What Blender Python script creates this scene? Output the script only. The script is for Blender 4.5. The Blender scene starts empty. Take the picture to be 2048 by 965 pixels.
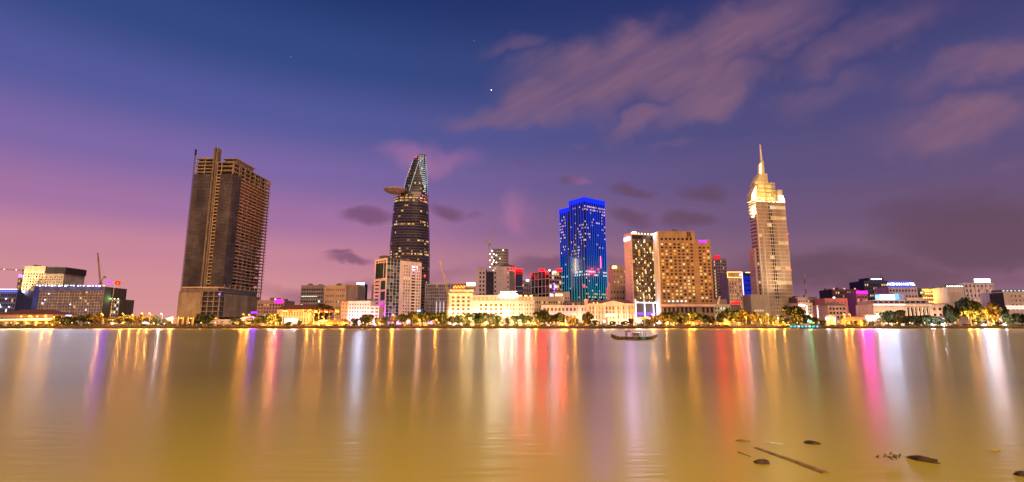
import bpy, math, random
from mathutils import Vector
R = math.radians
sc = bpy.context.scene
COL = sc.collection

# ------------------------------------------------------------------ camera
FPX, PITCH, CAMH = 1019.0, R(9.36), 3.0
cam_d = bpy.data.cameras.new('camera'); cam = bpy.data.objects.new('camera', cam_d); COL.objects.link(cam)
cam.location = (0, 0, CAMH); cam.rotation_euler = (R(90) + PITCH, 0, 0)
cam_d.sensor_width = 36; cam_d.lens = 36 * FPX / 2048; cam_d.clip_start = .5; cam_d.clip_end = 20000
sc.camera = cam
SP, CP = math.sin(PITCH), math.cos(PITCH)
def ray(px, py):
    """direction of a photograph pixel as X and Z per metre of Y"""
    xc = (px - 1024) / FPX; up = (482.5 - py) / FPX
    dy = CP - SP * up
    return xc / dy, (SP + CP * up) / dy
def X(px, py, Y): return ray(px, py)[0] * Y
def Z(px, py, Y): return ray(px, py)[1] * Y + CAMH

# ------------------------------------------------------------------ render settings, exposure
sc.view_settings.view_transform = 'Standard'; sc.view_settings.look = 'None'
sc.view_settings.exposure = 0.0; sc.view_settings.gamma = 1.0
sc.render.engine = 'CYCLES'
cy = sc.cycles
cy.use_denoising = True; cy.denoising_input_passes = 'RGB_ALBEDO_NORMAL'; cy.use_adaptive_sampling = False; cy.max_bounces = 5; cy.diffuse_bounces = 2; cy.glossy_bounces = 3
cy.transmission_bounces = 2; cy.transparent_max_bounces = 4
cy.light_sampling_threshold = 0.0; cy.sample_clamp_indirect = 6; cy.caustics_reflective = False; cy.caustics_refractive = False

def lin(r, g, b):
    f = lambda c: (c/255/12.92) if c/255 <= .04045 else ((c/255 + .055)/1.055)**2.4
    return (f(r), f(g), f(b), 1)

# ------------------------------------------------------------------ dusk sky
def make_world():
    w = bpy.data.worlds.new('World'); sc.world = w; w.use_nodes = True
    nt = w.node_tree; N = nt.nodes; L = nt.links
    N.clear()
    def node(t, **k):
        n = N.new(t)
        for a, v in k.items(): setattr(n, a, v)
        return n
    def math_(op, a, b=None, c=None):
        n = node('ShaderNodeMath', operation=op)
        for i, v in enumerate((a, b, c)):
            if v is None: continue
            if isinstance(v, (int, float)): n.inputs[i].default_value = v
            else: L.new(v, n.inputs[i])
        return n.outputs[0]
    def smooth(v, a, b, c=0., d=1.):
        n = node('ShaderNodeMapRange', interpolation_type='SMOOTHSTEP')
        L.new(v, n.inputs[0])
        for i, q in enumerate((a, b, c, d)): n.inputs[i+1].default_value = q
        return n.outputs[0]
    def mixc(f, a, b):
        n = node('ShaderNodeMix', data_type='RGBA')
        if isinstance(f, (int, float)): n.inputs[0].default_value = f
        else: L.new(f, n.inputs[0])
        for i, v in ((6, a), (7, b)):
            if isinstance(v, tuple): n.inputs[i].default_value = v
            else: L.new(v, n.inputs[i])
        return n.outputs[2]
    def ramp(v, stops):
        n = node('ShaderNodeValToRGB'); L.new(v, n.inputs[0])
        e = n.color_ramp.elements
        n.color_ramp.interpolation = 'EASE'
        while len(e) < len(stops): e.new(.5)
        for q, (p, c) in zip(e, stops): q.position = p; q.color = lin(*c)
        return n.outputs[0]
    tc = node('ShaderNodeTexCoord')
    sx = node('ShaderNodeSeparateXYZ'); L.new(tc.outputs['Generated'], sx.inputs[0])
    x, y, z = sx.outputs
    hz = math_('SQRT', math_('ADD', math_('MULTIPLY', x, x), math_('MULTIPLY', y, y)))
    az = math_('DIVIDE', x, math_('MAXIMUM', hz, .001))
    mixlr = smooth(az, -.55, .62)
    left = ramp(z, [(0, (216,150,148)), (.06, (208,142,150)), (.12, (198,132,154)), (.19, (160,112,162)), (.27, (124,101,164)), (.36, (84,88,155)), (.46, (50,72,132)), (.58, (27,51,107)), (1, (12,26,66))])
    right = ramp(z, [(0, (152,108,124)), (.06, (140,100,124)), (.12, (124,93,120)), (.19, (107,84,120)), (.27, (93,80,125)), (.36, (78,74,124)), (.46, (59,61,114)), (.58, (40,49,106)), (1, (18,24,62))])
    sky = mixc(mixlr, left, right)
    # clouds: soft banks laid out by direction (u, v), torn by stretched noise
    ys = math_('MAXIMUM', y, .05)
    uv = node('ShaderNodeCombineXYZ'); L.new(math_('DIVIDE', x, ys), uv.inputs[0]); L.new(math_('DIVIDE', z, ys), uv.inputs[1])
    wn = node('ShaderNodeTexNoise'); wn.inputs['Scale'].default_value = 7; wn.inputs['Detail'].default_value = 5
    L.new(uv.outputs[0], wn.inputs['Vector'])
    sub = node('ShaderNodeVectorMath', operation='SUBTRACT'); L.new(wn.outputs['Color'], sub.inputs[0]); sub.inputs[1].default_value = (.5,.5,.5)
    scl = node('ShaderNodeVectorMath', operation='SCALE'); L.new(sub.outputs[0], scl.inputs[0]); scl.inputs['Scale'].default_value = .15
    wuv = node('ShaderNodeVectorMath', operation='ADD'); L.new(uv.outputs[0], wuv.inputs[0]); L.new(scl.outputs[0], wuv.inputs[1])
    scl2 = node('ShaderNodeVectorMath', operation='SCALE'); L.new(sub.outputs[0], scl2.inputs[0]); scl2.inputs['Scale'].default_value = .09
    wuv2 = node('ShaderNodeVectorMath', operation='ADD'); L.new(uv.outputs[0], wuv2.inputs[0]); L.new(scl2.outputs[0], wuv2.inputs[1])
    def blobs(lst, src):
        tot = None
        for (px, py, rx, ry, ang, s) in lst:
            u0, v0 = ray(px, py)
            m = node('ShaderNodeMapping', vector_type='TEXTURE'); L.new(src, m.inputs[0])
            m.inputs['Location'].default_value = (u0, v0, 0); m.inputs['Rotation'].default_value = (0, 0, R(ang))
            m.inputs['Scale'].default_value = (rx/FPX, ry/FPX, 1)
            ln = node('ShaderNodeVectorMath', operation='LENGTH'); L.new(m.outputs[0], ln.inputs[0])
            v = smooth(ln.outputs['Value'], 1.15, .1, 0, s)
            tot = v if tot is None else math_('MAXIMUM', tot, v)
        return tot
    def streak(scale, ang, sx_, sy_, detail=5, warp=True):
        m = node('ShaderNodeMapping', vector_type='TEXTURE'); L.new((wuv2 if warp else uv).outputs[0], m.inputs[0])
        m.inputs['Rotation'].default_value = (0, 0, R(ang)); m.inputs['Scale'].default_value = (sx_, sy_, 1)
        n = node('ShaderNodeTexNoise'); n.inputs['Scale'].default_value = scale; n.inputs['Detail'].default_value = detail
        n.inputs['Roughness'].default_value = .62
        L.new(m.outputs[0], n.inputs['Vector']); return n.outputs['Fac']
    front = smooth(y, .05, .3)
    hi = blobs([(1250,130,430,140,16,1), (1500,60,400,130,28,1), (1430,180,240,90,28,.9), (1090,195,230,80,12,.9), (970,215,150,50,22,.7), (1280,240,120,40,22,.7), (1030,100,130,50,20,.6),
                (1900,250,330,85,10,.62), (1960,130,380,75,18,.62), (1760,60,380,90,22,.68), (1640,200,220,60,20,.5), (1340,292,120,18,2,.5), (1150,290,80,16,10,.4), (2030,330,80,30,5,.4), (180,170,260,40,8,.12)], wuv.outputs[0])
    n1 = streak(2.4, 27, 1.7, .55, 3, False)
    dh = math_('MULTIPLY', math_('MULTIPLY', smooth(math_('ADD', math_('MULTIPLY', hi, .75), math_('MULTIPLY', n1, 1.25)), .72, 1.35), front), smooth(hi, 0., .6))
    n3 = streak(6, 30, 2.6, .45, 3, False)
    dh = math_('MULTIPLY', dh, smooth(n3, .28, .7, .5, 1.1))
    lo = blobs([(1960,470,330,140,0,1), (1720,545,420,80,0,.9), (1500,560,250,50,0,.7), (1265,374,75,18,-4,.95), (1405,392,70,30,-6,.9), (1140,358,50,17,8,.6),
                (1265,432,85,32,-4,.9), (1375,442,75,28,0,.85), (742,440,75,26,2,.95), (885,428,60,30,-14,.95), (940,430,40,14,0,.5), (695,519,75,13,-3,1.0), (672,510,50,7,2,.9), (1110,535,240,28,2,.7),
                (640,580,210,30,0,.75), (860,560,170,26,4,.55), (160,612,140,14,0,.2), (1040,330,50,16,6,.3)], wuv2.outputs[0])
    n2 = streak(6, 3, 3.0, .5, 4)
    dl = math_('MULTIPLY', smooth(math_('ADD', math_('MULTIPLY', lo, .7), math_('MULTIPLY', n2, .95)), .52, 1.15), front)
    dl = math_('MULTIPLY', dl, math_('MINIMUM', math_('MULTIPLY', lo, 2.5), 1.))
    glow = blobs([(850,310,130,40,-8,1), (1035,430,40,60,8,.9), (760,480,200,70,0,.4), (1160,355,30,12,8,.6)], wuv.outputs[0])
    sky = mixc(math_('MULTIPLY', math_('MULTIPLY', glow, front), .3), sky, lin(216,130,165))
    sky = mixc(math_('MULTIPLY', dh, .85), sky, lin(134,98,124))
    lowc = mixc(mixlr, lin(112,70,110), lin(96,68,88))
    sky = mixc(math_('MULTIPLY', dl, .74), sky, lowc)
    # two evening stars
    for (px, py, s) in ((982.5,180.5,3.0), (948,82,.12), (582,114,.1)):
        u, v = ray(px, py); d = Vector((u, 1, v)).normalized()
        dp = node('ShaderNodeVectorMath', operation='DOT_PRODUCT'); L.new(tc.outputs['Generated'], dp.inputs[0]); dp.inputs[1].default_value = d
        k = smooth(dp.outputs['Value'], math.cos(R(.075)), math.cos(R(.02)), 0, s)
        ad = node('ShaderNodeMix', data_type='RGBA', blend_type='ADD'); L.new(k, ad.inputs[0]); L.new(sky, ad.inputs[6]); ad.inputs[7].default_value = (1,1,1,1)
        ad.clamp_factor = False; sky = ad.outputs[2]
    bg = node('ShaderNodeBackground'); L.new(sky, bg.inputs[0]); bg.inputs[1].default_value = 1.0
    nis = node('ShaderNodeTexSky', sky_type='NISHITA'); nis.sun_disc = False
    nis.sun_elevation = R(-1); nis.sun_rotation = R(-25)
    bg2 = node('ShaderNodeBackground'); L.new(nis.outputs[0], bg2.inputs[0]); bg2.inputs[1].default_value = .012
    ads = node('ShaderNodeAddShader'); L.new(bg.outputs[0], ads.inputs[0]); L.new(bg2.outputs[0], ads.inputs[1])
    out = node('ShaderNodeOutputWorld'); L.new(ads.outputs[0], out.inputs[0])
    w.cycles.sampling_method = 'MANUAL'; w.cycles.sample_map_resolution = 512
make_world()

# added soft warm lamp from behind the camera, standing in for dusk and city glow
sd = bpy.data.lights.new('warm_fill_sun', 'SUN'); sd.energy = 3.2; sd.color = (1, .66, .34); sd.angle = R(50)
so = bpy.data.objects.new('warm_fill_sun', sd); COL.objects.link(so)
so.rotation_euler = Vector((-.22, .75, -.88)).to_track_quat('-Z', 'Y').to_euler()

# ------------------------------------------------------------------ materials
MATS = {}
def wall(name, c, rough=.8, var=.12, scale=.25, spec=.3, metal=0., bump=0.):
    if name in MATS: return MATS[name]
    m = bpy.data.materials.new(name); m.use_nodes = True; nt = m.node_tree
    p = nt.nodes['Principled BSDF']
    g = nt.nodes.new('ShaderNodeNewGeometry')
    n = nt.nodes.new('ShaderNodeTexNoise'); n.inputs['Scale'].default_value = scale; n.inputs['Detail'].default_value = 6
    mp = nt.nodes.new('ShaderNodeMapping'); mp.inputs['Scale'].default_value = (1, 1, .35)     # weather streaks run down the walls
    nt.links.new(g.outputs['Position'], mp.inputs[0]); nt.links.new(mp.outputs[0], n.inputs['Vector'])
    r = nt.nodes.new('ShaderNodeMapRange'); r.inputs[1].default_value = .3; r.inputs[2].default_value = .7
    r.inputs[3].default_value = 1 - var * 2; r.inputs[4].default_value = 1 + var * .6
    nt.links.new(n.outputs['Fac'], r.inputs[0])
    mx = nt.nodes.new('ShaderNodeVectorMath'); mx.operation = 'SCALE'; mx.inputs[0].default_value = c[:3]
    nt.links.new(r.outputs[0], mx.inputs['Scale']); nt.links.new(mx.outputs[0], p.inputs['Base Color'])
    p.inputs['Roughness'].default_value = rough; p.inputs['Specular IOR Level'].default_value = spec; p.inputs['Metallic'].default_value = metal
    MATS[name] = m; return m
def glass(name, c, rough=.12, var=.3):
    m = wall(name, c, rough, var, .08, .7); return m
GLOW = {}
KLIGHT = 14.0                 # brightness of lamps and signs against the dusk sky
def emit(name, c, s, sample=True, var=0.):
    if name in MATS: return MATS[name]
    if sample and s >= 3:
        s *= KLIGHT; GLOW[name] = (tuple(c[:3]), s); s = min(s, 6.); sample = False      # the lamp itself is added by light_up()
    m = bpy.data.materials.new(name); m.use_nodes = True; nt = m.node_tree
    nt.nodes.remove(nt.nodes['Principled BSDF'])
    e = nt.nodes.new('ShaderNodeEmission'); e.inputs[0].default_value = (*c[:3], 1); e.inputs[1].default_value = s
    if var:
        g = nt.nodes.new('ShaderNodeNewGeometry'); n = nt.nodes.new('ShaderNodeTexNoise'); n.inputs['Scale'].default_value = .35
        nt.links.new(g.outputs['Position'], n.inputs['Vector'])
        r = nt.nodes.new('ShaderNodeMapRange'); r.inputs[1].default_value = .3; r.inputs[2].default_value = .7
        r.inputs[3].default_value = s * (1 - var); r.inputs[4].default_value = s * (1 + var)
        nt.links.new(n.outputs['Fac'], r.inputs[0]); nt.links.new(r.outputs[0], e.inputs[1])
    nt.links.new(e.outputs[0], nt.nodes['Material Output'].inputs[0])
    m.cycles.emission_sampling = 'AUTO' if sample else 'NONE'
    MATS[name] = m; return m
def led_fin(name, lo, mid, hi, z0, z1, z2, s):
    m = bpy.data.materials.new(name); m.use_nodes = True; nt = m.node_tree
    nt.nodes.remove(nt.nodes['Principled BSDF'])
    g = nt.nodes.new('ShaderNodeNewGeometry'); sx = nt.nodes.new('ShaderNodeSeparateXYZ'); nt.links.new(g.outputs['Position'], sx.inputs[0])
    mr = nt.nodes.new('ShaderNodeMapRange'); mr.inputs[1].default_value = z0; mr.inputs[2].default_value = z2; nt.links.new(sx.outputs[2], mr.inputs[0])
    cr = nt.nodes.new('ShaderNodeValToRGB'); e = cr.color_ramp.elements; e.new(.5)
    for q, (p_, c) in zip(e, ((0, lo), ((z1-z0)/(z2-z0), mid), (1, hi))): q.position = p_; q.color = (*c, 1)
    nt.links.new(mr.outputs[0], cr.inputs[0])
    em = nt.nodes.new('ShaderNodeEmission'); em.inputs[1].default_value = s; nt.links.new(cr.outputs[0], em.inputs[0])
    nt.links.new(em.outputs[0], nt.nodes['Material Output'].inputs[0]); return m

WHITE = wall('white_render', (.72,.68,.64)); CREAM = wall('cream_render', (.66,.54,.40)); TAN = wall('tan_stone', (.50,.33,.22))
PINKW = wall('pink_render', (.70,.50,.46)); GREY = wall('grey_concrete', (.34,.31,.30)); DGREY = wall('dark_concrete', (.12,.11,.115)); CONC = wall('raw_concrete', (.40,.315,.245), var=.22, scale=.5)
BRICK = wall('brick_infill', (.26,.125,.08), var=.25, scale=1.2); ROOFR = wall('red_roof_tile', (.13,.045,.03), var=.2, scale=.8); ROOFG = wall('grey_roof', (.16,.13,.125))
BLACK = wall('black_metal', (.02,.02,.022), .5); STEEL = wall('steel', (.35,.34,.33), .4, metal=.6); YSTEEL = wall('yellow_steel', (.62,.42,.07), .5)
G_DARK = glass('dark_glass', (.020,.022,.030)); G_GREEN = glass('green_glass', (.018,.05,.045)); G_BLUE = glass('blue_glass', (.02,.03,.10)); G_BROWN = glass('bronze_glass', (.050,.038,.036), .2)
G_GREY = glass('grey_glass', (.10,.095,.12), .25); G_NAVY = glass('navy_glass', (.004,.006,.022))
WARM = [emit('lit_warm_%d' % i, c, s, False, .3) for i, (c, s) in enumerate((((1,.50,.11), 1.0), ((1,.58,.20), .95), ((1,.42,.07), .8), ((1,.68,.32), 1.15), ((1,.50,.14), .35)))]
COOL = [emit('lit_cool_%d' % i, c, s, False, .3) for i, (c, s) in enumerate((((.9,1,.85), 1.2), ((.75,.95,1), 1.4)))]
WIN_O = glass('amber_pane', (.16,.07,.02), .3)

# ------------------------------------------------------------------ builders
GZ = 2.2                     # top of the quay above the river
QY = 430.0                   # the quay line
class MB:
    def __init__(s): s.v = []; s.f = []
    def quad(s, a, b, c, d):
        n = len(s.v); s.v += [a, b, c, d]; s.f.append((n, n+1, n+2, n+3)); return s
    def tri(s, a, b, c):
        n = len(s.v); s.v += [a, b, c]; s.f.append((n, n+1, n+2)); return s
    def box(s, x0, x1, y0, y1, z0, z1):
        n = len(s.v)
        s.v += [(x0,y0,z0),(x1,y0,z0),(x1,y1,z0),(x0,y1,z0),(x0,y0,z1),(x1,y0,z1),(x1,y1,z1),(x0,y1,z1)]
        s.f += [tuple(n+i for i in q) for q in ((0,3,2,1),(4,5,6,7),(0,1,5,4),(1,2,6,5),(2,3,7,6),(3,0,4,7))]; return s
    def loft(s, rings, cap=True):
        n = len(s.v); k = len(rings[0])
        for r in rings: s.v += r
        for i in range(len(rings)-1):
            for j in range(k):
                a = n+i*k+j; b = n+i*k+(j+1) % k; s.f.append((a, b, b+k, a+k))
        if cap:
            s.f.append(tuple(n+j for j in reversed(range(k)))); m = n+(len(rings)-1)*k; s.f.append(tuple(m+j for j in range(k)))
        return s
    def cyl(s, x, y, z0, z1, r, r2=None, n=10):
        r2 = r if r2 is None else r2
        ring = lambda rr, z: [(x+rr*math.cos(2*math.pi*i/n), y+rr*math.sin(2*math.pi*i/n), z) for i in range(n)]
        return s.loft([ring(r, z0), ring(r2, z1)])
    def prism(s, poly, z0, z1):
        return s.loft([[(x, y, z0) for x, y in poly], [(x, y, z1) for x, y in poly]])
    def slab(s, poly, y0, y1):          # outline in x,z given thickness in y
        return s.loft([[(x, y0, z) for x, z in poly], [(x, y1, z) for x, z in poly]])
    def tube(s, p, q, r, r2=None, n=5):
        p = Vector(p); q = Vector(q); d = (q-p).normalized(); a = d.orthogonal().normalized(); b = d.cross(a); r2 = r if r2 is None else r2
        ring = lambda c, rr: [tuple(c + a*rr*math.cos(2*math.pi*i/n) + b*rr*math.sin(2*math.pi*i/n)) for i in range(n)]
        return s.loft([ring(p, r), ring(q, r2)])
    def ball(s, c, r, n=8, m=5, sz=1.):
        rings = []
        for i in range(1, m):
            t = math.pi*i/m - math.pi/2
            rings.append([(c[0]+r*math.cos(t)*math.cos(2*math.pi*j/n), c[1]+r*math.cos(t)*math.sin(2*math.pi*j/n), c[2]+sz*r*math.sin(t)) for j in range(n)])
        return s.loft(rings)
    def hip(s, x0, x1, y0, y1, z0, z1, over=.6, ridge=None):
        x0 -= over; x1 += over; y0 -= over; y1 += over; w = min(x1-x0, y1-y0)/2 if ridge is None else ridge; ym = (y0+y1)/2; n = len(s.v)
        if x1-x0 < 2*w: w = (x1-x0)/2-.01
        s.v += [(x0,y0,z0),(x1,y0,z0),(x1,y1,z0),(x0,y1,z0),(x0+w,ym,z1),(x1-w,ym,z1)]
        s.f += [(n,n+1,n+5,n+4),(n+1,n+2,n+5),(n+2,n+3,n+4,n+5),(n+3,n,n+4),(n,n+3,n+2,n+1)]; return s
    def mesh(s, name, mat):
        me = bpy.data.meshes.new(name); me.from_pydata([tuple(v) for v in s.v], [], s.f)
        for m in (mat if isinstance(mat, (list, tuple)) else [mat]): me.materials.append(m)
        return me
    def build(s, name, mat, parent=None, loc=None):
        return link(name, s.mesh(name, mat), parent, loc)
def link(name, me, parent=None, loc=None):
    o = bpy.data.objects.new(name, me); COL.objects.link(o)
    if parent: o.parent = parent
    if loc: o.location = loc
    return o
def tag(o, label, cat, group=None):
    o['label'] = label; o['category'] = cat
    if group: o['group'] = group
    return o
def thing(name, label, cat, loc, yaw=0., group=None, scale=None):
    o = bpy.data.objects.new(name, None); COL.objects.link(o); o.location = loc; o.rotation_euler = (0, 0, yaw)
    o.empty_display_size = .5
    if scale: o.scale = scale
    return tag(o, label, cat, group)
def struct(o): o['kind'] = 'structure'; return o
PANES = {}
def pane(parent, mat, w, h, dx, loc, name='window', t=.12):
    k = (round(w, 2), round(h, 2), dx, mat.name, t)
    if k not in PANES:
        a = (w/2, t/2) if dx else (t/2, w/2)
        PANES[k] = MB().box(-a[0], a[0], -a[1], a[1], -h/2, h/2).mesh('window_pane', mat)
    return link(name, PANES[k], parent, loc)
def ev(a, b, n, frac=.6):
    p = (b-a)/n; return [(a+p*(i+.5-frac/2), a+p*(i+.5+frac/2)) for i in range(n)]
def text_mesh(body, size, mat, depth=.15):
    c = bpy.data.curves.new('lettering', 'FONT'); c.body = body; c.size = size; c.extrude = depth; c.align_x = 'CENTER'; c.align_y = 'CENTER'; c.resolution_u = 2
    o = bpy.data.objects.new('lettering', c); COL.objects.link(o)
    dg = bpy.context.evaluated_depsgraph_get(); me = bpy.data.meshes.new_from_object(o.evaluated_get(dg))
    me.materials.clear(); me.materials.append(mat)
    bpy.data.objects.remove(o); bpy.data.curves.remove(c); return me

class Bld:
    """a building: an Empty at its near corner; local x along the right/front face, local y into the depth"""
    def __init__(s, name, label, cat, C, yaw, W, D, H, group=None, seed=1):
        s.o = thing(name, label, cat, (C[0], C[1], GZ), yaw, group); s.W, s.D, s.H = W, D, H; s.C = C; s.yaw = yaw; s.rng = random.Random(seed + len(bpy.data.objects))
    def part(s, name, mb, mat): return mb.build(name, mat, s.o)
    def box(s, name, mat, x0, x1, y0, y1, z0, z1): return s.part(name, MB().box(x0, x1, y0, y1, z0, z1), mat)
    def core(s, mat, l=0, f=0, r=0, z1=None, name='wall', z0=0): return s.box(name, mat, l, s.W-r, f, s.D, z0, (z1 or s.H)-.02)
    def zp(s, py, px=None, off=0):        # local height of a photograph row at the near corner
        Y = s.C[1] + off; px = px if px is not None else 1024 + s.C[0]/Y*FPX
        return Z(px, py, Y) - GZ
    def mapf(s, face, o):
        if face == 'F': return lambda u, z, d: (o[0]+u, o[1]+d, z)
        if face == 'L': return lambda u, z, d: (o[0]+d, o[1]-u, z)
        return lambda u, z, d: (o[0]-d, o[1]+u, z)
    def skin(s, face, L, z0, z1, cols, rows, mat, pick, recess=.5, o=None, skip=None, name='facade', pname='window'):
        if o is None: o = {'F': (0, 0), 'L': (0, s.D), 'R': (s.W, 0)}[face]
        P = s.mapf(face, o); mb = MB()
        ue = [0] + [q for c in cols for q in c] + [L]; ze = [z0] + [q for c in rows for q in c] + [z1]
        for j in range(len(ze)-1):
            za, zb = ze[j], ze[j+1]
            if zb - za < 1e-4: continue
            if j % 2 == 0: mb.quad(P(0,za,0), P(L,za,0), P(L,zb,0), P(0,zb,0)); continue
            for i in range(len(ue)-1):
                ua, ub = ue[i], ue[i+1]
                if ub - ua < 1e-4: continue
                if i % 2 == 0 or (skip and skip(i//2, j//2)): mb.quad(P(ua,za,0), P(ub,za,0), P(ub,zb,0), P(ua,zb,0)); continue
                for (a, b, c, d) in ((ua,za,ub,za), (ub,za,ub,zb), (ub,zb,ua,zb), (ua,zb,ua,za)):
                    mb.quad(P(a,b,0), P(c,d,0), P(c,d,recess), P(a,b,recess))
                m = pick(s.rng, i//2, j//2)
                if m: pane(s.o, m, ub-ua+.1, zb-za+.1, face == 'F', P((ua+ub)/2, (za+zb)/2, recess), pname)
        return s.part(name, mb, mat)
    def sign(s, name, mat, face, u, z, w, h, proud=.5, t=.4, o=None):
        if o is None: o = {'F': (0, 0), 'L': (0, s.D), 'R': (s.W, 0)}[face]
        P = s.mapf(face, o); return pane(s.o, mat, w, h, face == 'F', P(u, z, -proud), name, t)
    def words(s, txt, size, mat, u, z, proud=.4, name='lettering', tilt=None):
        o = link(name, text_mesh(txt, size, mat), s.o, (u, -proud, z)); o.rotation_euler = (R(90), 0, 0); return o
def pick(p, lit=WARM, dark=G_DARK):
    return lambda r, i, j: r.choice(lit) if r.random() < p else dark
def corner_plan(xl, xc, xr, yr, Y, yaw):
    c = Vector((X(xc, yr, Y), Y))
    def hit(d, px):
        r = ray(px, yr)[0]; return (r*c.y - c.x) / (d[0] - r*d[1])
    return (c.x, c.y), hit((math.cos(yaw), math.sin(yaw)), xr), hit((-math.sin(yaw), math.cos(yaw)), xl)
def corner(name, label, cat, xl, xc, xr, yr, Y, yaw, ytop, **k):
    C, W, D = corner_plan(xl, xc, xr, yr, Y, R(yaw))
    return Bld(name, label, cat, C, R(yaw), W, D, Z(xc, ytop, Y) - GZ, **k)
def flat(name, label, cat, xl, xr, yr, Y, ytop, D, yaw=0., **k):
    c = (X(xl, yr, Y), Y); d = (math.cos(R(yaw)), math.sin(R(yaw))); r = ray(xr, yr)[0]
    W = (r*c[1] - c[0]) / (d[0] - r*d[1])
    return Bld(name, label, cat, c, R(yaw), W, D, Z(xl, ytop, Y) - GZ, **k)
FLOODS = {}
NTH = 'first second third fourth fifth sixth seventh eighth ninth'.split()
def flood(loc, target, power, color, label, group, size=1.2):
    i = FLOODS[group] = FLOODS.get(group, -1) + 1
    o = thing('floodlight', label + (', %s from its unfinished-tower end' % NTH[i] if 'crane' not in group and 'pole' not in group else ''), 'floodlight', loc, 0, group)
    q = (Vector(target) - Vector(loc)).to_track_quat('-Z', 'Y')
    hb = MB().box(-.6, .6, -.4, .4, .1, .5).build('housing', BLACK, o); hb.rotation_euler = q.to_euler(); hb.location = (0, 0, .9)
    MB().box(-.1, .1, -.1, .1, 0, .9).build('bracket', BLACK, o)
    ld = bpy.data.lights.new('lamp', 'AREA'); ld.energy = power; ld.color = color; ld.shape = 'RECTANGLE'; ld.size = size; ld.size_y = .7; ld.spread = R(150)
    l = bpy.data.objects.new('lamp', ld); COL.objects.link(l); l.parent = o; l.rotation_euler = q.to_euler(); l.location = (0, 0, .95)
    return o

# ------------------------------------------------------------------ river, quay, ground
def water_mat():
    m = bpy.data.materials.new('river_water'); m.use_nodes = True; nt = m.node_tree; N = nt.nodes; L = nt.links
    N.remove(N['Principled BSDF'])
    dif = N.new('ShaderNodeBsdfDiffuse'); glo = N.new('ShaderNodeBsdfAnisotropic'); glo.distribution = 'GGX'; gl2 = N.new('ShaderNodeBsdfAnisotropic'); gl2.distribution = 'GGX'
    g = N.new('ShaderNodeNewGeometry')
    def noise(scale, mscale, detail, rot=0):
        mp = N.new('ShaderNodeMapping'); mp.inputs['Scale'].default_value = mscale; mp.inputs['Rotation'].default_value = (0, 0, R(rot))
        L.new(g.outputs['Position'], mp.inputs[0])
        n = N.new('ShaderNodeTexNoise'); n.inputs['Scale'].default_value = scale; n.inputs['Detail'].default_value = detail
        L.new(mp.outputs[0], n.inputs['Vector']); return n.outputs['Fac']
    # silt drifting in broad patches
    silt = noise(.03, (.5, 1, 1), 4); r = N.new('ShaderNodeMapRange'); L.new(silt, r.inputs[0]); r.inputs[1].default_value = .3; r.inputs[2].default_value = .7; r.inputs[3].default_value = .82; r.inputs[4].default_value = 1.12
    sc_ = N.new('ShaderNodeVectorMath'); sc_.operation = 'SCALE'; sc_.inputs[0].default_value = (.76, .58, .006); L.new(r.outputs[0], sc_.inputs['Scale']); 
    ro = noise(.05, (.12, 1, 1), 3); r2 = N.new('ShaderNodeMapRange'); L.new(ro, r2.inputs[0]); r2.inputs[1].default_value = .3; r2.inputs[2].default_value = .7; r2.inputs[3].default_value = .215; r2.inputs[4].default_value = .25
    L.new(r2.outputs[0], glo.inputs['Roughness'])
    b1 = N.new('ShaderNodeBump'); b1.inputs['Strength'].default_value = 1; b1.inputs['Distance'].default_value = .015; L.new(noise(3.0, (.22, 1, 1), 3, 5), b1.inputs['Height'])
    b2 = N.new('ShaderNodeBump'); b2.inputs['Strength'].default_value = 1; b2.inputs['Distance'].default_value = .02; L.new(noise(.09, (.10, 1, 1), 3, 2), b2.inputs['Height'])
    L.new(b2.outputs[0], b1.inputs['Normal']); L.new(b1.outputs[0], glo.inputs['Normal']); L.new(b1.outputs[0], gl2.inputs['Normal']); gl2.inputs['Roughness'].default_value = .38
    # silt colour's Fresnel loss steepened to imitate near-bank lamplight; waves cap the mirror share
    fr = N.new('ShaderNodeFresnel'); fr.inputs['IOR'].default_value = 1.333
    def mt(op, a, b):
        n = N.new('ShaderNodeMath'); n.operation = op
        for i, v in enumerate((a, b)):
            if isinstance(v, float): n.inputs[i].default_value = v
            else: L.new(v, n.inputs[i])
        return n.outputs[0]
    T = mt('MAXIMUM', mt('POWER', mt('SUBTRACT', 1.0, fr.outputs[0]), 1.6), .22)
    sc2 = N.new('ShaderNodeVectorMath'); sc2.operation = 'SCALE'; L.new(sc_.outputs[0], sc2.inputs[0]); L.new(T, sc2.inputs['Scale']); L.new(sc2.outputs[0], dif.inputs['Color'])
    G = mt('MINIMUM', mt('ADD', mt('MULTIPLY', fr.outputs[0], .22), .115), .28)
    last = dif
    for gn, share in ((glo, .52), (gl2, .48)):          # calm slicks and choppier facets side by side
        cg = N.new('ShaderNodeCombineColor'); gs = mt('MULTIPLY', G, share)
        for i in range(3): L.new(gs, cg.inputs[i])
        L.new(cg.outputs[0], gn.inputs['Color'])
        ad = N.new('ShaderNodeAddShader'); L.new(last.outputs[0], ad.inputs[0]); L.new(gn.outputs[0], ad.inputs[1]); last = ad
    L.new(last.outputs[0], N['Material Output'].inputs[0])
    return m
struct(MB().quad((-3000,-400,0), (3000,-400,0), (3000,QY+1,0), (-3000,QY+1,0)).build('water', water_mat()))
PAVE = wall('paving', (.30,.25,.21), scale=.6); ASPH = wall('asphalt', (.06,.055,.055), .7); SOIL = wall('city_ground', (.12,.10,.085), scale=.05)
struct(MB().quad((-5000,QY+.5,GZ-.15), (5000,QY+.5,GZ-.15), (5000,9000,GZ-.15), (-5000,9000,GZ-.15)).build('ground', SOIL))
struct(MB().box(-900, 900, QY+1.0, QY+13, .5, GZ).build('pavement', PAVE))
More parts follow.
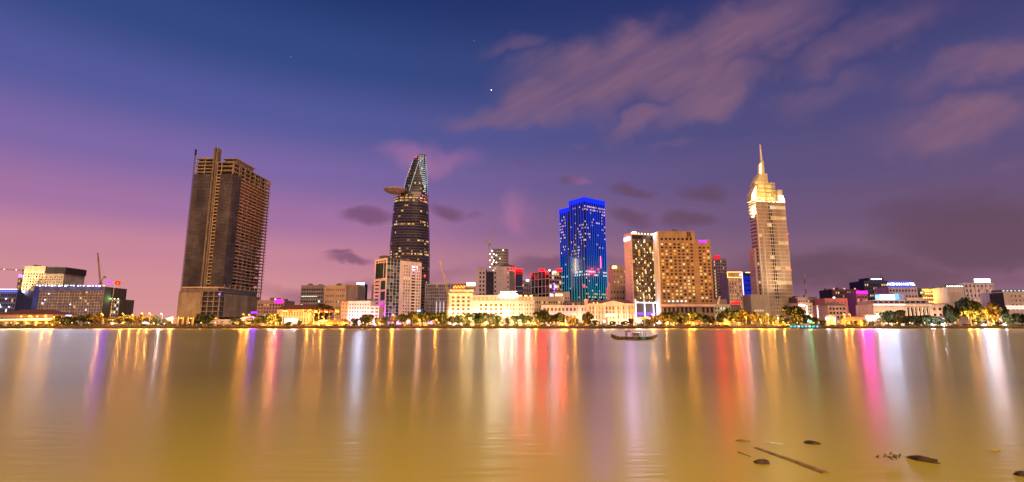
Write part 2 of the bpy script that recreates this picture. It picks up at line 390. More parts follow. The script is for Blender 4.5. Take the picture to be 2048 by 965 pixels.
rd = struct(MB().box(-900, 900, QY+13.0, QY+25, .6, GZ-.13).build('road', ASPH))
for k in range(90):
    x = -450 + k*10
    MB().quad((x, QY+18.9, GZ-.125), (x+4, QY+18.9, GZ-.125), (x+4, QY+19.1, GZ-.125), (x, QY+19.1, GZ-.125)).build('lane_marking', wall('road_paint', (.7,.7,.66)), rd)
q = thing('quay_wall', 'long dark concrete quay wall along the far bank of the river', 'quay wall', (0, QY, 0))
QW = wall('quay_stone', (.075,.06,.05), var=.3, scale=.4)
for k in range(100):
    x = -1000 + k*20
    MB().box(x+.06, x+19.94, -.02*(k % 3), 1.2, -.5, GZ-.3).build('wall_block', QW, q)
MB().box(-1000, 1000, -.25, 1.0, GZ-.3, GZ+.12).build('coping', wall('coping', (.20,.165,.135)), q)
rl = thing('quay_railing', 'low dark metal railing along the quay edge', 'railing', (0, QY+.4, GZ+.12))
MB().box(-900, 900, -.04, .04, .95, 1.05).build('top_rail', BLACK, rl); MB().box(-900, 900, -.03, .03, .5, .56).build('middle_rail', BLACK, rl)
mb = MB()
for k in range(721): x = -900+k*2.5; mb.box(x-.05, x+.05, -.05, .05, 0, .95)
mb.build('railing_post', BLACK, rl)['kind'] = 'stuff'
# ------------------------------------------------------------------ the unfinished tower
def unfinished_tower():
    b = flat('unfinished_tower', 'unfinished concrete high-rise with bare floor slabs and dark glass panels', 'tower', 357, 437, 640, 540, 324, 82, yaw=-2, seed=3)
    o = b.o; W, D = b.W, b.D; zt = b.zp(324, 458); zpod = b.zp(575, 436); zc = b.zp(296, 430)
    fh = (zt - 14 - zpod) / 33; rng = random.Random(5)
    xg, xp0, xp1, xo = W*.46, W*.47, W*.58, W*.70      # curtain wall | pillar | open bay | corner glass
    ys = D*.20                                          # glass returns this far along the side
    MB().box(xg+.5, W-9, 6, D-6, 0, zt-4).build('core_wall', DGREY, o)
    PANEL = [wall('tower_panel_%d' % i, c, .35, .3, .08, .35) for i, c in enumerate(((.080,.068,.066), (.068,.058,.058), (.092,.077,.072)))]
    inf = [BRICK, wall('brick_infill_b', (.24,.095,.055), var=.25, scale=1.2), DGREY, wall('block_infill', (.26,.16,.11), var=.25, scale=1.)]
    SLAB = wall('slab_edge', (.66,.51,.39), var=.18, scale=.5)
    for k in range(34):
        z = zpod + k*fh
        # slab with the edges that stick out of the open side
        MB().box(xg, W+.9, 1.2, D+1.2, z-.5, z).build('floor_slab', SLAB, o)
        if k < 33:
            for (x0, x1, y0) in ((.0, xg-.3, .0), (xo, W+1.1, .3)):
                n = 3
                for i in range(n):
                    a = x0+(x1-x0)*i/n; c = x0+(x1-x0)*(i+1)/n
                    MB().box(a+.05, c-.05, y0, y0+.25, z+.08, z+fh-.08).build('glass_panel', rng.choice(PANEL), o)
            for i in range(2):
                a = .6+(ys-.6)*i/2; c = .6+(ys-.6)*(i+1)/2
                MB().box(W+.95, W+1.2, a+.05, c-.05, z+.08, z+fh-.08).build('glass_panel', rng.choice(PANEL), o)
            mech = k in (7, 8, 16, 24) 
            if not mech:
                nb = 6; y0 = ys+.8; st = (D*.86-y0)/nb
                for i in range(nb):
                    if rng.random() < .9: MB().box(W-.9, W-.5, y0+st*i+.3, y0+st*(i+1)-.3, z, z+fh*rng.choice((.55, .62, .62, .99))).build('infill_wall', rng.choice(inf[:2] if k > 14 else inf), o)
            MB().box(xp1, xo, 3.2, 3.5, z, z+fh*.55).build('infill_wall', inf[3], o)
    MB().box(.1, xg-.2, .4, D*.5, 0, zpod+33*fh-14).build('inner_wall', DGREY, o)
    for yy in [ys+1.5+i*(D-ys-2.5)/7 for i in range(8)]: MB().box(W-1.2, W-.3, yy-.5, yy+.5, zpod-10, zt-.5).build('column', CONC, o)
    for xx in (xp1+.4, xo-.2): MB().box(xx-.35, xx+.35, 1.0, 1.7, zpod, zt-4).build('column', CONC, o)
    PIL = wall('pillar_concrete', (.21,.155,.115), var=.25, scale=.3)
    # lift core pillar running the full height of the front
    MB().box(xp0, xp0+1.8, -.6, 4, zpod-6, zc).build('pillar', PIL, o); MB().box(xp0+2.2, xp1-1.1, .6, 6, zpod-6, zc-4).build('pillar_recess', DGREY, o); MB().box(xp1-1.1, xp1, -.6, 6, zpod-6, zc-.5).build('pillar', PIL, o)
    # bare upper floors behind the curtain wall on the left
    zl = zpod + 33*fh
    for k in range(9):
        z = zl - 13 + k*3.9
        if z > zc-1: break
        MB().box(.2+.25*(k > 6), xp0, .2, D*.45, z-.7, z).build('floor_slab', CONC, o)
        for xx in (.8, xg*.55): MB().box(xx, xx+.7, .5, 1.2, z, z+3.2).build('column', CONC, o)
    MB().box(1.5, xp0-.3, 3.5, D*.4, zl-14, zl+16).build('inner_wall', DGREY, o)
    # crown frame: tall open storeys
    for i, z in enumerate((zl+4.6, zl+9.4, zt)):
        MB().box(xp1, W+.6, .6, D*(1.0 if i < 2 else .98), z-.7, z).build('floor_slab', CONC, o)
    for xx in (xp1+.4, xo, W-.1):
        MB().box(xx-.35, xx+.35, .7, 1.4, zl, zt-.7).build('column', CONC, o)
    for i in range(8):
        yy = 2+i*(D-4)/7; MB().box(W-.4, W+.4, yy-.45, yy+.45, zl, zt-.7).build('column', CONC, o)
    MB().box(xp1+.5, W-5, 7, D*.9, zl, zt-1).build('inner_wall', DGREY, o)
    MB().box(W*.66, W-1, 9, D*.52, zt, zt+5.2).build('roof_plant_room', wall('plant_room', (.20,.15,.12)), o); MB().box(W*.62, W-.3, 7, D*.56, zt+5.2, zt+6).build('roof_slab', CONC, o)
    for yy in (8, 20, 32, 42): MB().box(W-.9, W-.5, yy, yy+.4, zt, zt+5.2).build('column', CONC, o)
    MB().box(W-2.5, W+.5, D-9, D, zt-6.5, zt-1).build('wall_panel', wall('plaster_patch', (.52,.33,.24)), o)
    MB().tube((xp0+1, 1, zc), (xp0+1, 1, zc+7), .12, .05).build('lightning_rod', BLACK, o)
    # builders' hoist mast on the left edge
    h = MB()
    for dx in (-2.0, -1.0):
        for dy in (1.0, 2.0): h.tube((dx, dy, 0), (dx, dy, zc-2), .12)
    for i in range(64):
        z = i*(zc-3)/64; h.tube((-2, 1, z), (-1, 1, z+(zc-3)/64), .08, n=4); h.tube((-1, 1, z), (-1, 2, z+(zc-3)/64), .08, n=4)
    h.build('hoist_mast', wall('hoist_steel', (.10,.10,.16)), o); MB().box(-2.2, -.8, .8, 2.2, zc-8, zc-1.5).build('hoist_cage', BLACK, o)
    # podium
    x0, x1, yf = 1.5, W+3, -6.0
    zpt = b.zp(583, 400, -6)
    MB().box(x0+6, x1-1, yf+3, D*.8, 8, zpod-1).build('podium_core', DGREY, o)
    PG = [glass('lit_podium_glass_%d' % i, c, .35) for i, c in enumerate(((.36,.27,.16), (.32,.24,.14), (.40,.29,.17)))]  # gold glow from below is put into these glass colours
    xs = W*.60
    for r_ in range(4):
        for c in range(9):
            a = x0+(xs-x0)*c/9; d = x0+(xs-x0)*(c+1)/9; zz = 9.5+(zpt-9.5)*r_/4; zz2 = 9.5+(zpt-9.5)*(r_+1)/4
            MB().box(a+.05, d-.05, yf, yf+.4, zz+.05, zz2-.05).build('glass_panel', rng.choice(PG), o)
    for i in range(6):
        z = 9.5+(zpt-9.5)*i/5
        MB().box(xs, x1, yf-.5, D*.35, z-.5, z).build('floor_slab', CONC, o)
        if i < 5:
            for c in range(4): xx = xs+.5+(x1-xs-1.4)*c/3; MB().box(xx, xx+.8, yf, yf+.8, z, z+(zpt-9.5)/5-.5).build('column', CONC, o)
            MB().box(xs+.5, x1-2, yf+4, yf+4.4, z, z+3).build('infill_wall', inf[i % 4], o)
    for c in range(7):
        for r_ in range(4):
            y0 = 2+(D*.86)*c/7; y1 = 2+(D*.86)*(c+1)/7; zz = 9.5+(zpt-9.5-2)*r_/4; z2 = 9.5+(zpt-9.5-2)*(r_+1)/4
            MB().box(x1-.4, x1, y0+.06, y1-.06, zz+.05, z2-.05).build('glass_panel', rng.choice(PG), o)
    for c in range(8): y0 = 2+D*.86*c/7; MB().box(x1-2, x1-1.3, y0, y0+.8, zpt-2, zpod+3).build('column', CONC, o)
    # rounded canopy with ribs
    zc0 = zpt+3.2
    can = [(x0+1, yf+4), (x0+3, yf-1), (x0+8, yf-2.2), (xs, yf-2.2), (x1-2, yf-.5), (x1, yf+4), (x1, 8), (x0+1, 8)]
    MB().prism(can, zc0, zc0+1.3).build('canopy', wall('canopy_render', (.58,.40,.27)), o)
    for c in range(40):
        xx = x0+3+(x1-x0-6)*c/39; MB().box(xx-.18, xx+.18, yf-1.6, yf+1, zpt, zc0).build('canopy_rib', CONC, o)
    for xx in [x0+1+i*(x1-x0-2)/8 for i in range(9)]: MB().box(xx-.7, xx+.7, yf+.6, yf+2, 0, 9.1).build('column', wall('lobby_column', (.62,.42,.22)), o)
    MB().box(x0, x1, yf-.3, D*.3, 9.1, 9.5).build('floor_slab', CONC, o); MB().box(x0+4, x1-4, yf+9, yf+9.4, 0, 9).build('lobby_wall', wall('lobby_wall', (.5,.33,.17)), o)
    for xx in (x0+3, x0+13, xs, x1-5): MB().box(xx-.9, xx+.9, yf+4, yf+4.6, 7.4, 8.4).build('work_lamp', emit('sodium_work', (1,.45,.07), 55), o)
    wl = MB().box(-.25, .25, .1, .5, 25, 26.5).build('edge_lamp', emit('pale_lamp', (1,.85,.6), 40), o)
    MB().box(x1-1, x1+.4, yf-1.2, yf-.6, zpt-4, zpt-2.5).build('purple_sign', emit('purple_small', (.25,.06,1), 4), o)
unfinished_tower()

# ------------------------------------------------------------------ the lotus-bud skyscraper with helipad
def lotus_tower():
    Y0 = 737.; rows = [(302.5,832,847), (306,826,847.3), (314,820.5,847.8), (325,816.5,848.2), (341,811,849), (353,806.7,849.5), (374,802,850.3), (386,792,850.8), (392,784,851), (410,781.7,851.8), (443,778.5,852.8), (479,775,853.6), (510,773,854), (560,774,853.5), (600,778,851), (640,783,849)]
    prof = sorted((Z(840, y, Y0)-GZ, X(l, y, Y0), X(r, y, Y0)) for y, l, r in rows)
    xm = X(816, 520, Y0)
    o = thing('lotus_bud_skyscraper', 'tallest tapering glass skyscraper with a round helipad jutting from its side', 'skyscraper', (xm, Y0, GZ))
    def at(z):
        z = max(prof[0][0], min(prof[-1][0], z))
        for (za, la, ra), (zb, lb, rb) in zip(prof, prof[1:]):
            if z <= zb: t = (z-za)/(zb-za); return la+(lb-la)*t-xm, ra+(rb-ra)*t-xm
        return prof[-1][1]-xm, prof[-1][2]-xm
    NS = 40
    def ring(z, grow=0., k0=0, k1=NS):
        l, r = at(z); c = (l+r)/2; a = (r-l)/2+grow; d = max(a*.85, 5)
        pts = []
        for k in range(k0, k1+1 if k1-k0 < NS else k1):
            t = -math.pi/2 + 2*math.pi*k/NS
            ct, st = math.cos(t), math.sin(t)
            pts.append((c+a*math.copysign(abs(ct)**.8, ct), 22+d*math.copysign(abs(st)**.8, st)*1.0, z))
        return pts
    zt = prof[-1][0]; fh = 4.05; nf = int(zt/fh); rng = random.Random(11)
    SPAN = wall('tower_spandrel', (.16,.12,.125), .35, var=.2); GL = [G_BROWN, G_DARK, glass('plum_glass', (.045,.03,.045), .18)]
    CROWN_G = wall('crown_glass', (.022,.026,.05), .4, .3, .08, .3)
    dens = lambda z: .55 if 180 < z < 192 else .42 if 164 < z < 170 else .30 if 145 < z < 152 else .34 if 100 < z < 112 else .10 if z > 196 else .07
    for i in range(nf):
        z = i*fh
        MB().loft([ring(z), ring(z+fh-.9)]).build('glass_band', GL[(i*7) % 3] if z < 198 else CROWN_G, o)
        MB().loft([ring(z+fh-.9, .28), ring(z+fh, .28)]).build('floor_band', SPAN, o)
        p = dens(z) if z > 60 else 0; k = 0
        hot = rng.random() < .22
        for k in range(-9, 10):
            if rng.random() < p*(1.7 if hot else .75):
                kk = k % NS
                a, b_ = ring(z+.9, .14), ring(z+fh-1.3, .14); k2 = (kk+1) % NS
                f_ = rng.uniform(.35, 1.)
                lerp = lambda p_, q_: tuple(p_[n]+(q_[n]-p_[n])*f_ for n in range(3))
                MB().quad(a[kk], lerp(a[kk], a[k2]), lerp(b_[kk], b_[k2]), b_[kk]).build('lit_window', rng.choice(WARM if z < 205 or rng.random() < .6 else COOL), o)
    MB().loft([ring(nf*fh), ring(zt)]).build('crown_wall', CROWN_G, o)
    MB().loft([ring(zt), ring(zt+.8)]).build('roof', DGREY, o)
    WL = emit('white_led', (.80,.90,1), .95, False); PL = emit('magenta_led', (1,.12,.45), 1.0, False); RB = emit('red_beacon', (1,.02,.05), 14)
    def front(px, py):
        z = Z(px, py, Y0)-GZ; x = X(px, py, Y0)-xm; l, r = at(z); a = (r-l)/2; d = max(a*.85, 5); t = min(1, abs(x-(l+r)/2)/a)
        return (x, 22-d*(max(0, 1-t**2.5))**.4-.5, z)
    for name, pts, m in (('edge_light', [(821.5,314), (817.5,325), (812,341), (807.8,353), (803,374)], WL), ('edge_light', [(834.5,318), (830,334), (825,352), (820,368), (817,380)], WL), ('edge_light', [(847,304), (848.7,330), (849.8,355), (850.5,385)], WL)):
        for p_, q_ in zip(pts, pts[1:]): MB().tube(front(*p_), front(*q_), .26, n=5).build(name, m, o)
    # lit lattice on the right-hand facet of the crown
    lat = MB(); n = 0
    for i in range(20):
        py = 306+i*4.3; x0 = 834+(849.5-834)*max(0, (py-318)/74); x1 = 847.5+(py-303)/90*2.6
        for k in range(5):
            px = x0+.6+(x1-x0-1.2)*k/4
            if x1-x0 < 2+k*.8: continue
            c = front(px, py); pane(o, WL, .75, 1.5, True, (c[0], c[1]-.2, c[2]), 'lattice_light', .3)
    for i in range(3): pane(o, RB, .9, .9, True, front(824+i*2.5, 308.5-i), 'beacon', .9)
    for (a, b_, y1, y2) in ((832,850.5,385,390), (837,851,399,403.5)):
        for k in range(6):
            u0 = a+(b_-a)*k/6; u1 = a+(b_-a)*(k+1)/6; v0 = y1+(y2-y1)*k/6; v1 = y1+(y2-y1)*(k+1)/6
            MB().tube(front(u0, v0), front(u1, v1), .4, n=4).build('sky_deck_light', PL, o)
    # helipad dish
    zc = Z(790, 379, Y0)-GZ; hx = X(789.5, 380, Y0)-xm; rr = (X(812, 380, Y0)-X(766, 380, Y0))/2
    E = lambda f, z: [(hx+f*rr*math.cos(t), 4+f*rr*math.sin(t)*.95, z) for t in [2*math.pi*k/36 for k in range(36)]]
    hp = MB().loft([E(.22, zc-6.5), E(.62, zc-4.6), E(.95, zc-1.2), E(1, zc), E(1, zc+.7), E(.97, zc+.7)]).build('helipad', wall('helipad_lit_shell', (.72,.54,.50)), o)  # shell colour carries the pinkish light from beneath
    MB().loft([E(1.01, zc+.05), E(1.01, zc+.35)]).build('rim', wall('helipad_rim', (.6,.45,.42)), hp)
    MB().tube((hx-rr*.6, 4, zc+.7), (hx-rr*.6, 4, zc+7), .15).build('windsock_mast', BLACK, hp)
    MB().tube((hx+rr*.2, 10, zc-7), (hx+rr*.9, 16, zc-13), 1.2, 2.2).build('helipad_bracket', SPAN, o)
    MB().box(X(849.5,551,Y0)-xm-.9, X(849.5,551,Y0)-xm+.9, .5, 1.0, Z(849,553,Y0)-GZ-1, Z(849,553,Y0)-GZ+2).build('red_sign', emit('red_sign_soft', (1,.03,.04), 6), o)
lotus_tower()

# ------------------------------------------------------------------ blue LED tower
def blue_tower():
    b = corner('blue_led_tower', 'twin-block glass tower outlined by glowing blue and teal vertical light strips', 'tower', 1121, 1173, 1215.5, 600, 620, 36, 395, seed=7)
    o = b.o; W, D, H = b.W, b.D, b.H; Dl = D*.60; H2 = b.zp(417.5, 1120, 30)
    # the left face is the local y axis: tall block first, low block behind it
    z0 = b.zp(606, 1176); LED = led_fin('blue_led', (.0,.24,.22), (.001,.06,.56), (.004,.022,.72), z0+GZ, z0+GZ+62, H+GZ, 2.2)
    CR = emit('blue_crown', (.002,.006,.65), 3, True)
    b.box('wall', G_NAVY, .6, W, .6, Dl, 0, H-.05); b.box('wall', G_NAVY, .8, W*.8, Dl, D, 0, H2-.05)
    b.box('crown', CR, -.3, W+.3, -.3, Dl+.2, H-5, H); b.box('crown', CR, -.2, W*.8, Dl+.25, D+.2, H2-5, H2)
    b.box('roof_slab', DGREY, -.1, W, -.1, Dl, H+.01, H+.6)
    floors = int((H-z0-5)/3.9); rng = random.Random(21)
    DW = [glass('navy_pane_%d' % i, c, .15) for i, c in enumerate(((.004,.005,.02), (.006,.008,.028), (.003,.004,.016)))]
    YW = [WARM[1], WARM[3], WARM[0]]
    def face(P, L, n, top, prob):
        for j in range(floors+2):
            z = z0-10+j*3.9
            if z > top-8: break
            for i in range(n):
                u = (i+.5)*L/n
                pr = prob(i/n, (z-z0)/(H-z0))
                teal = abs((z-z0)/(H-z0)-.27) < .035
                if rng.random() < pr: pane(o, rng.choice(COOL if teal else YW), L/n*.55, 1.9, P[0], P[1](u, z+1.6, -.1), 'lit_window')
    Ff = (True, lambda u, z, d: (u, .55+d, z)); Fl = (False, lambda u, z, d: (.55+d, u, z))
    face((False, lambda u, z, d: (.55+d, u, z)), Dl, 14, H, lambda t, v: .55 if abs(v-.27) < .03 and t < .7 else .28 if .45 < v < .78 and t < .75 else .05)
    face((False, lambda u, z, d: (.75+d, Dl+u, z)), D-Dl, 10, H2, lambda t, v: .30 if .5 < v < .85 and t > .35 else .45 if abs(v-.24) < .03 else .04)
    face(Ff, W, 15, H, lambda t, v: .75 if v > .86 else .65 if abs(v-.27) < .04 else .55 if v < .08 else .22 if v > .6 else .05)
    for i in range(6): y = Dl*(i+.5)/6; b.box('light_fin', LED, .2, .62, y-.24, y+.24, z0-(8 if i % 2 else 2), H-4.9)
    for i in range(1, 6): y = Dl+(D-Dl)*i/5; b.box('light_fin', LED, .45, .84, y-.24, y+.24, z0+4, H2-4.9)
    for i in range(1, 12): x = W*i/11; b.box('light_fin', LED, x-.22, x+.22, .2, .62, z0+2+(i % 3)*2, H-4.9)
    for j in range(0, floors+2):
        z = z0-10+j*3.9
        if z < H-6: b.box('floor_line', DW[j % 3], .3, W-.1, .42, .62, z+3, z+3.9); b.box('floor_line', DW[(j+1) % 3], .3, .62, .65, Dl-.05, z+3, z+3.9)
        if z < H2-6: b.box('floor_line', DW[j % 3], .5, .82, Dl+.05, D, z+3, z+3.9)
    pk = emit('pink_neon', (1,.1,.45), 5); zz = b.zp(523, 1202)
    b.box('neon_sign', pk, W*.68, W*.70, -1, -.7, zz-7, zz+8)
    rd = emit('red_sign_soft', (1,.03,.04), 6); zz = b.zp(572, 1177); b.box('red_sign', rd, -.9, -.7, 2, 4, zz-1.5, zz+1.5)
    zz = b.zp(537, 1198); b.box('red_sign', rd, W*.55, W*.58, -1, -.7, zz-1, zz+1)
blue_tower()

# ------------------------------------------------------------------ the spired bank tower
def spire_tower():
    b = corner('spired_office_tower', 'pale ribbed office tower with golden floodlit crown and needle spire', 'tower', 1514, 1529, 1590, 628, 553, 10, 401, seed=9)
    o = b.o; W, D = b.W, b.D; H = b.zp(404, 1513)
    STONE = wall('floodlit_rib', (.78,.62,.48)); BAND = wall('pale_band', (.70,.54,.42))  # rib colour brightened for the floodlight on the shaft
    GP = [glass('floodlit_rib_glass_%d' % i, c, .25) for i, c in enumerate(((.26,.20,.16), (.20,.155,.125), (.32,.25,.20)))]  # glass lightened likewise, floodlight put into the colour
    W1 = W*.985
    b.box('wall', G_BROWN, .5, W1-.3, .5, D*1.0, 0, H-.3)
    nf = 34; fh = H/nf; n = 30; rng = random.Random(4)
    for j in range(nf):
        z = j*fh
        b.box('spandrel', BAND, .12, W1, .22, .7, z, z+.8)
        seg = 6
        for i in range(seg):
            u0 = W1*i/seg; u1 = W1*(i+1)/seg
            lit = (j in (32,) and 3 <= i <= 5) or (j in (29,) and i >= 3 and i < 6) or (j == 15 and i in (3, 5)) or (j == 11 and i >= 3) or rng.random() < .03
            mid = 2.4 < i+.5 < 3.6 and 6 < j < 31
            m = rng.choice([WARM[3], WARM[1]]+COOL[:1]) if lit else G_DARK if mid else rng.choice(GP)
            b.box('window_band', m, u0+.1, u1-.1, .34, .6, z+.82, z+fh-.02)
        b.box('side_band', BAND, -.15, .3, .8, D, z, z+1.5)
        b.box('side_window_band', rng.choice(GP) if rng.random() > .08 else WARM[1], .15, .4, .8, D-.2, z+1.52, z+fh-.02)
    for i in range(n+1):
        x = W1*i/n
        if .42 < i/n < .56 and i % 2: continue
        b.box('rib', STONE, x-.16, x+.16, -.28, .3, 8, H)
    for x in (.0, W*.16): b.box('corner_pier', wall('pier_stone', (.56,.45,.37)), x-.7, x+.7, -.6, 1.2, 0, H-(2 if x == 0 else 30))
    # lower, wider volume along the left face
    b.box('side_wing', wall('wing_stone', (.62,.48,.38)), -2.6, .0, 5, D+3, 0, H*.62)
    for j in range(20): b.box('side_band', BAND, -2.8, -2.5, 5.2, D+2.8, j*fh+.2, j*fh+1.4)
    # crown
    GOLD = wall('crown_metal', (.75,.62,.35), .5); z1 = b.zp(362, 1545); z2 = b.zp(343, 1525); z3 = b.zp(318, 1527); z4 = b.zp(286.5, 1528)
    b.box('crown_deck', BAND, -.4, W1+.4, -.4, D, H-.25, H+.5)
    b.box('crown_block', wall('crown_wall', (.55,.45,.30)), W*.12, W*.74, 6, D*.8, H+.5, z1)
    for i in range(15): x = W*.10+W*.66*i/14; b.box('crown_rib', GOLD, x-.18, x+.18, 3.0, 3.5, H+.5, z1+(1 if i % 4 == 0 else -1))
    for j in range(6): z = H+2+(z1-H-2)*j/5.2; b.box('crown_rail', GOLD, W*.09, W*.77, 2.6, 3.0, z, z+.4)
    gl = emit('gold_panel', (1,.62,.14), 1.5); gh = emit('gold_hot', (1,.74,.38), 3)
    for j in range(4):
        z = H+4+j*(z1-H-5)/4
        for u in (.26, .50): b.box('crown_window', gl, W*u, W*(u+.16), 5.2, 5.6, z, z+(z1-H-5)/4-1.4)
    for u in (.05, .14, .28, .45, .60, .74): b.box('crown_lamp', gh, W*u, W*(u+.07), 1.2, 2.0, H+.6, H+1.6)
    b.box('right_pinnacle', GOLD, W*.86, W*1.0, 3, 12, H+.5, b.zp(376, 1562)); b.box('pinnacle_lamp', gh, W*.83, W*.995, 1.6, 2.2, H+.6, H+9)
    b.box('pinnacle_lamp', gh, W*.99, W*1.02, 1.2, 2.4, H-1, H+6)
    # stepped sail on the left edge
    def sail(pts, y0, y1, name, m):
        MB().slab([(X(px, py, b.C[1]+6)-b.C[0], Z(px, py, b.C[1]+6)-GZ) for px, py in pts], y0, y1).build(name, m, o)
    sail([(1500.5,404), (1502,390), (1513.5,368), (1514.5,404)], 4, D*.9, 'sail_wall', GOLD)
    sail([(1511,368), (1523,346), (1524,368)], 5, 12, 'sail_wall', GOLD)
    sail([(1514,370), (1524.5,350), (1536,350), (1537,372)], 8, 18, 'crown_block', GOLD)
    sail([(1523,347), (1523.4,328), (1530,319), (1533.5,320), (1537,364), (1525,364)], 7, 10, 'spire_blade', GOLD)
    sail([(1537,364), (1538,344), (1544,344), (1546,364)], 9, 14, 'crown_block', GOLD)
    sail([(1528.4,322), (1526.4,286.5), (1528.2,286.5), (1533,322)], 8, 9.2, 'spire', wall('spire_metal', (.85,.72,.55)))
    sail([(1503,402), (1503.5,390), (1511.5,374), (1512.5,402)], 3.2, 3.8, 'sail_lamp', gh)
    sail([(1523.6,346), (1524,329), (1526.5,325), (1527,346)], 6.2, 6.6, 'sail_lamp', gh)
    for k in range(3): zz = b.zp(415+k*9, 1500); b.box('side_lamp', gh, -.9, -.5, 1.5+k, D*.6, zz, zz+1.3)
    # podium
    b.box('podium', wall('podium_stone', (.42,.36,.29)), -17, W*.1, -3, D+8, 0, b.zp(590, 1500))
    for i in range(12): x = -16.5+i*(16.5/11); b.box('podium_rib', BAND, x-.2, x+.2, -3.5, -3.02, 2, b.zp(590, 1500)-.5)
    for i in range(4): b.box('lit_window', WARM[3], -14+i*3, -12.4+i*3, -3.3, -3.02, 15, 16.8)
    rdl = emit('red_beacon', (1,.02,.05), 14)
    for u in (.1, .5, .9):
        ld = bpy.data.lights.new('shaft_spot', 'SPOT'); ld.energy = 1.3e5; ld.color = (1,.72,.44); ld.spot_size = R(60); ld.spot_blend = .8; ld.shadow_soft_size = .6
        l = bpy.data.objects.new('shaft_spot', ld); COL.objects.link(l); l.parent = o; l.location = (W*u, -22, 10); l.rotation_euler = (Vector((W*.5, 0, H*.72))-Vector(l.location)).to_track_quat('-Z', 'Y').to_euler()
    for yy in (466, 540): zz = b.zp(yy, 1580); b.box('beacon', rdl, W+.1, W+.9, .2, 1, zz-.4, zz+.4)
    for (x, y, z, tx, ty, tz, pw) in ((W*.25, -1, H+.8, W*.3, 6, z2, 2600), (W*.62, -1, H+.8, W*.55, 6, z1+8, 2600), (-5, 3, H-14, 4, 8, z3, 14000)):
        ld = bpy.data.lights.new('crown_flood', 'AREA'); ld.energy = pw; ld.color = (1,.72,.36); ld.size = 1.5; l = bpy.data.objects.new('crown_flood', ld); COL.objects.link(l); l.parent = o
        l.location = (x, y, z); l.rotation_euler = (Vector((tx, ty, tz))-Vector((x, y, z))).to_track_quat('-Z', 'Y').to_euler()
spire_tower()
# ------------------------------------------------------------------ the buildings behind the quay, from left to right
RED = lambda s=45: emit('red_neon_%d' % s, (1,.004,.007), s); PURP = lambda s=20: emit('purple_neon_%d' % s, (.18,.012,1), s); BLUEW = lambda s=40: emit('bluewhite_%d' % s, (.62,.70,1), s)
WHITEL = lambda s=40: emit('white_light_%d' % s, (1,.93,.86), s); MAG = lambda s=30: emit('magenta_%d' % s, (1,.008,.42), s); GOLDL = lambda s=20: emit('gold_light_%d' % s, (1,.55,.14), s)
def roofbits(b, n, z=None, x0=None, x1=None, y0=2., y1=None, mat=None):
    z = b.H if z is None else z; x0 = 1 if x0 is None else x0; x1 = b.W-1 if x1 is None else x1; y1 = y1 or max(4., b.D*.7)
    for i in range(n):
        x = b.rng.uniform(x0, x1-2); y = b.rng.uniform(y0, y1); w = b.rng.uniform(1.5, min(6, max(2., (x1-x0)/2)))
        b.box('rooftop_unit', mat or b.rng.choice([GREY, DGREY, ROOFG]), x, min(x+w, x1), y, y+b.rng.uniform(1.5, 4), z, z+b.rng.uniform(1., 3.2))
def std(b, mat, face, nu, nz, z0, z1, fu, fz, pk, L=None, recess=.5, u0=None, u1=None, skip=None, **k):
    L = L or (b.W if face == 'F' else b.D)
    return b.skin(face, L, 0, b.H, ev(.6 if u0 is None else u0, (L-.6) if u1 is None else u1, nu, fu), ev(z0, z1, nz, fz), mat, pk, recess, skip=skip, **k)

# far left: blue-lit building site
b = flat('building_site_block', 'low blue-lit concrete building site at the far end of the bank', 'building', -14, 30, 615, 640, 580, 30)
b.core(glass('site_blue', (.05,.06,.20), .4), 0, .6); std(b, wall('site_frame', (.16,.15,.30)), 'F', 9, 6, 3, b.H-4, .8, .62, pick(.10, COOL+WARM[:1], G_BLUE))
for i in range(12): b.box('roof_lamp', BLUEW(26), 1+i*b.W/12.5, 1.9+i*b.W/12.5, -.4, .3, b.H+.3, b.H+.9)
b.box('roof_fascia', emit('blue_fascia', (.10,.16,1), 1.6), 0, b.W, -.35, -.05, b.H-3, b.H-1.2)
for (px, py) in ((13,598), (2,614), (19,614)):
    b.box('site_lamp', BLUEW(45), X(px, py, 640)-b.C[0]-.6, X(px, py, 640)-b.C[0]+.6, -1, -.4, b.zp(py, px)-.5, b.zp(py, px)+.5)
# slim dark tower with purple lettering
b = flat('slim_office_tower', 'slim dark office tower with small purple rooftop lettering', 'tower', 27, 45, 615, 700, 556.5, 26)
b.core(DGREY, 0, .5); std(b, wall('slim_frame', (.14,.11,.11)), 'F', 4, 15, 4, b.H-2, .78, .66, pick(.18))
b.words('Plaza', 6.2, emit('purple_letters', (.30,.12,1), 6), b.W*.55, b.H+2.6)
# cream hotel tower, floodlit
b = flat('cream_hotel_tower', 'tall cream hotel tower floodlit gold with a dark flat roof', 'hotel', 36, 118, 620, 680, 535, 36, yaw=3)
b.H = b.zp(534, 70); W1 = b.W*.52
b.core(CREAM, 0, .6); b.skin('F', W1, 0, b.H, ev(1, W1-1, 7, .42), ev(8, b.H-8, 18, .5), CREAM, pick(.25)); b.skin('F', b.W-W1, 0, b.H-9, ev(1, b.W-W1-1, 8, .42), ev(8, b.H-12, 17, .5), wall('cream_b', (.58,.47,.36)), pick(.12), o=(W1, .15))
b.box('roof', wall('slate', (.06,.055,.06)), W1+.3, b.W+1.5, -.5, b.D, b.H-8.9, b.H-.5); b.box('parapet', CREAM, -.4, W1+.2, -.4, b.D, b.H, b.H+1)
for i in range(8): b.box('crown_lamp', GOLDL(16), .8+i*W1/8.2, 1.9+i*W1/8.2, -.75, -.45, b.H-7.4, b.H-6.6)
for u in (.08, .26, .44, .7):
    flood((b.C[0]+b.W*u, b.C[1]-34, 42.5), (b.C[0]+b.W*u, b.C[1]+2, GZ+b.H*.88), 34000 if u < .5 else 12000, (1,.70,.36), 'black floodlight on the scaffolded block facing the cream tower', 'floodlights at the cream tower', 2)
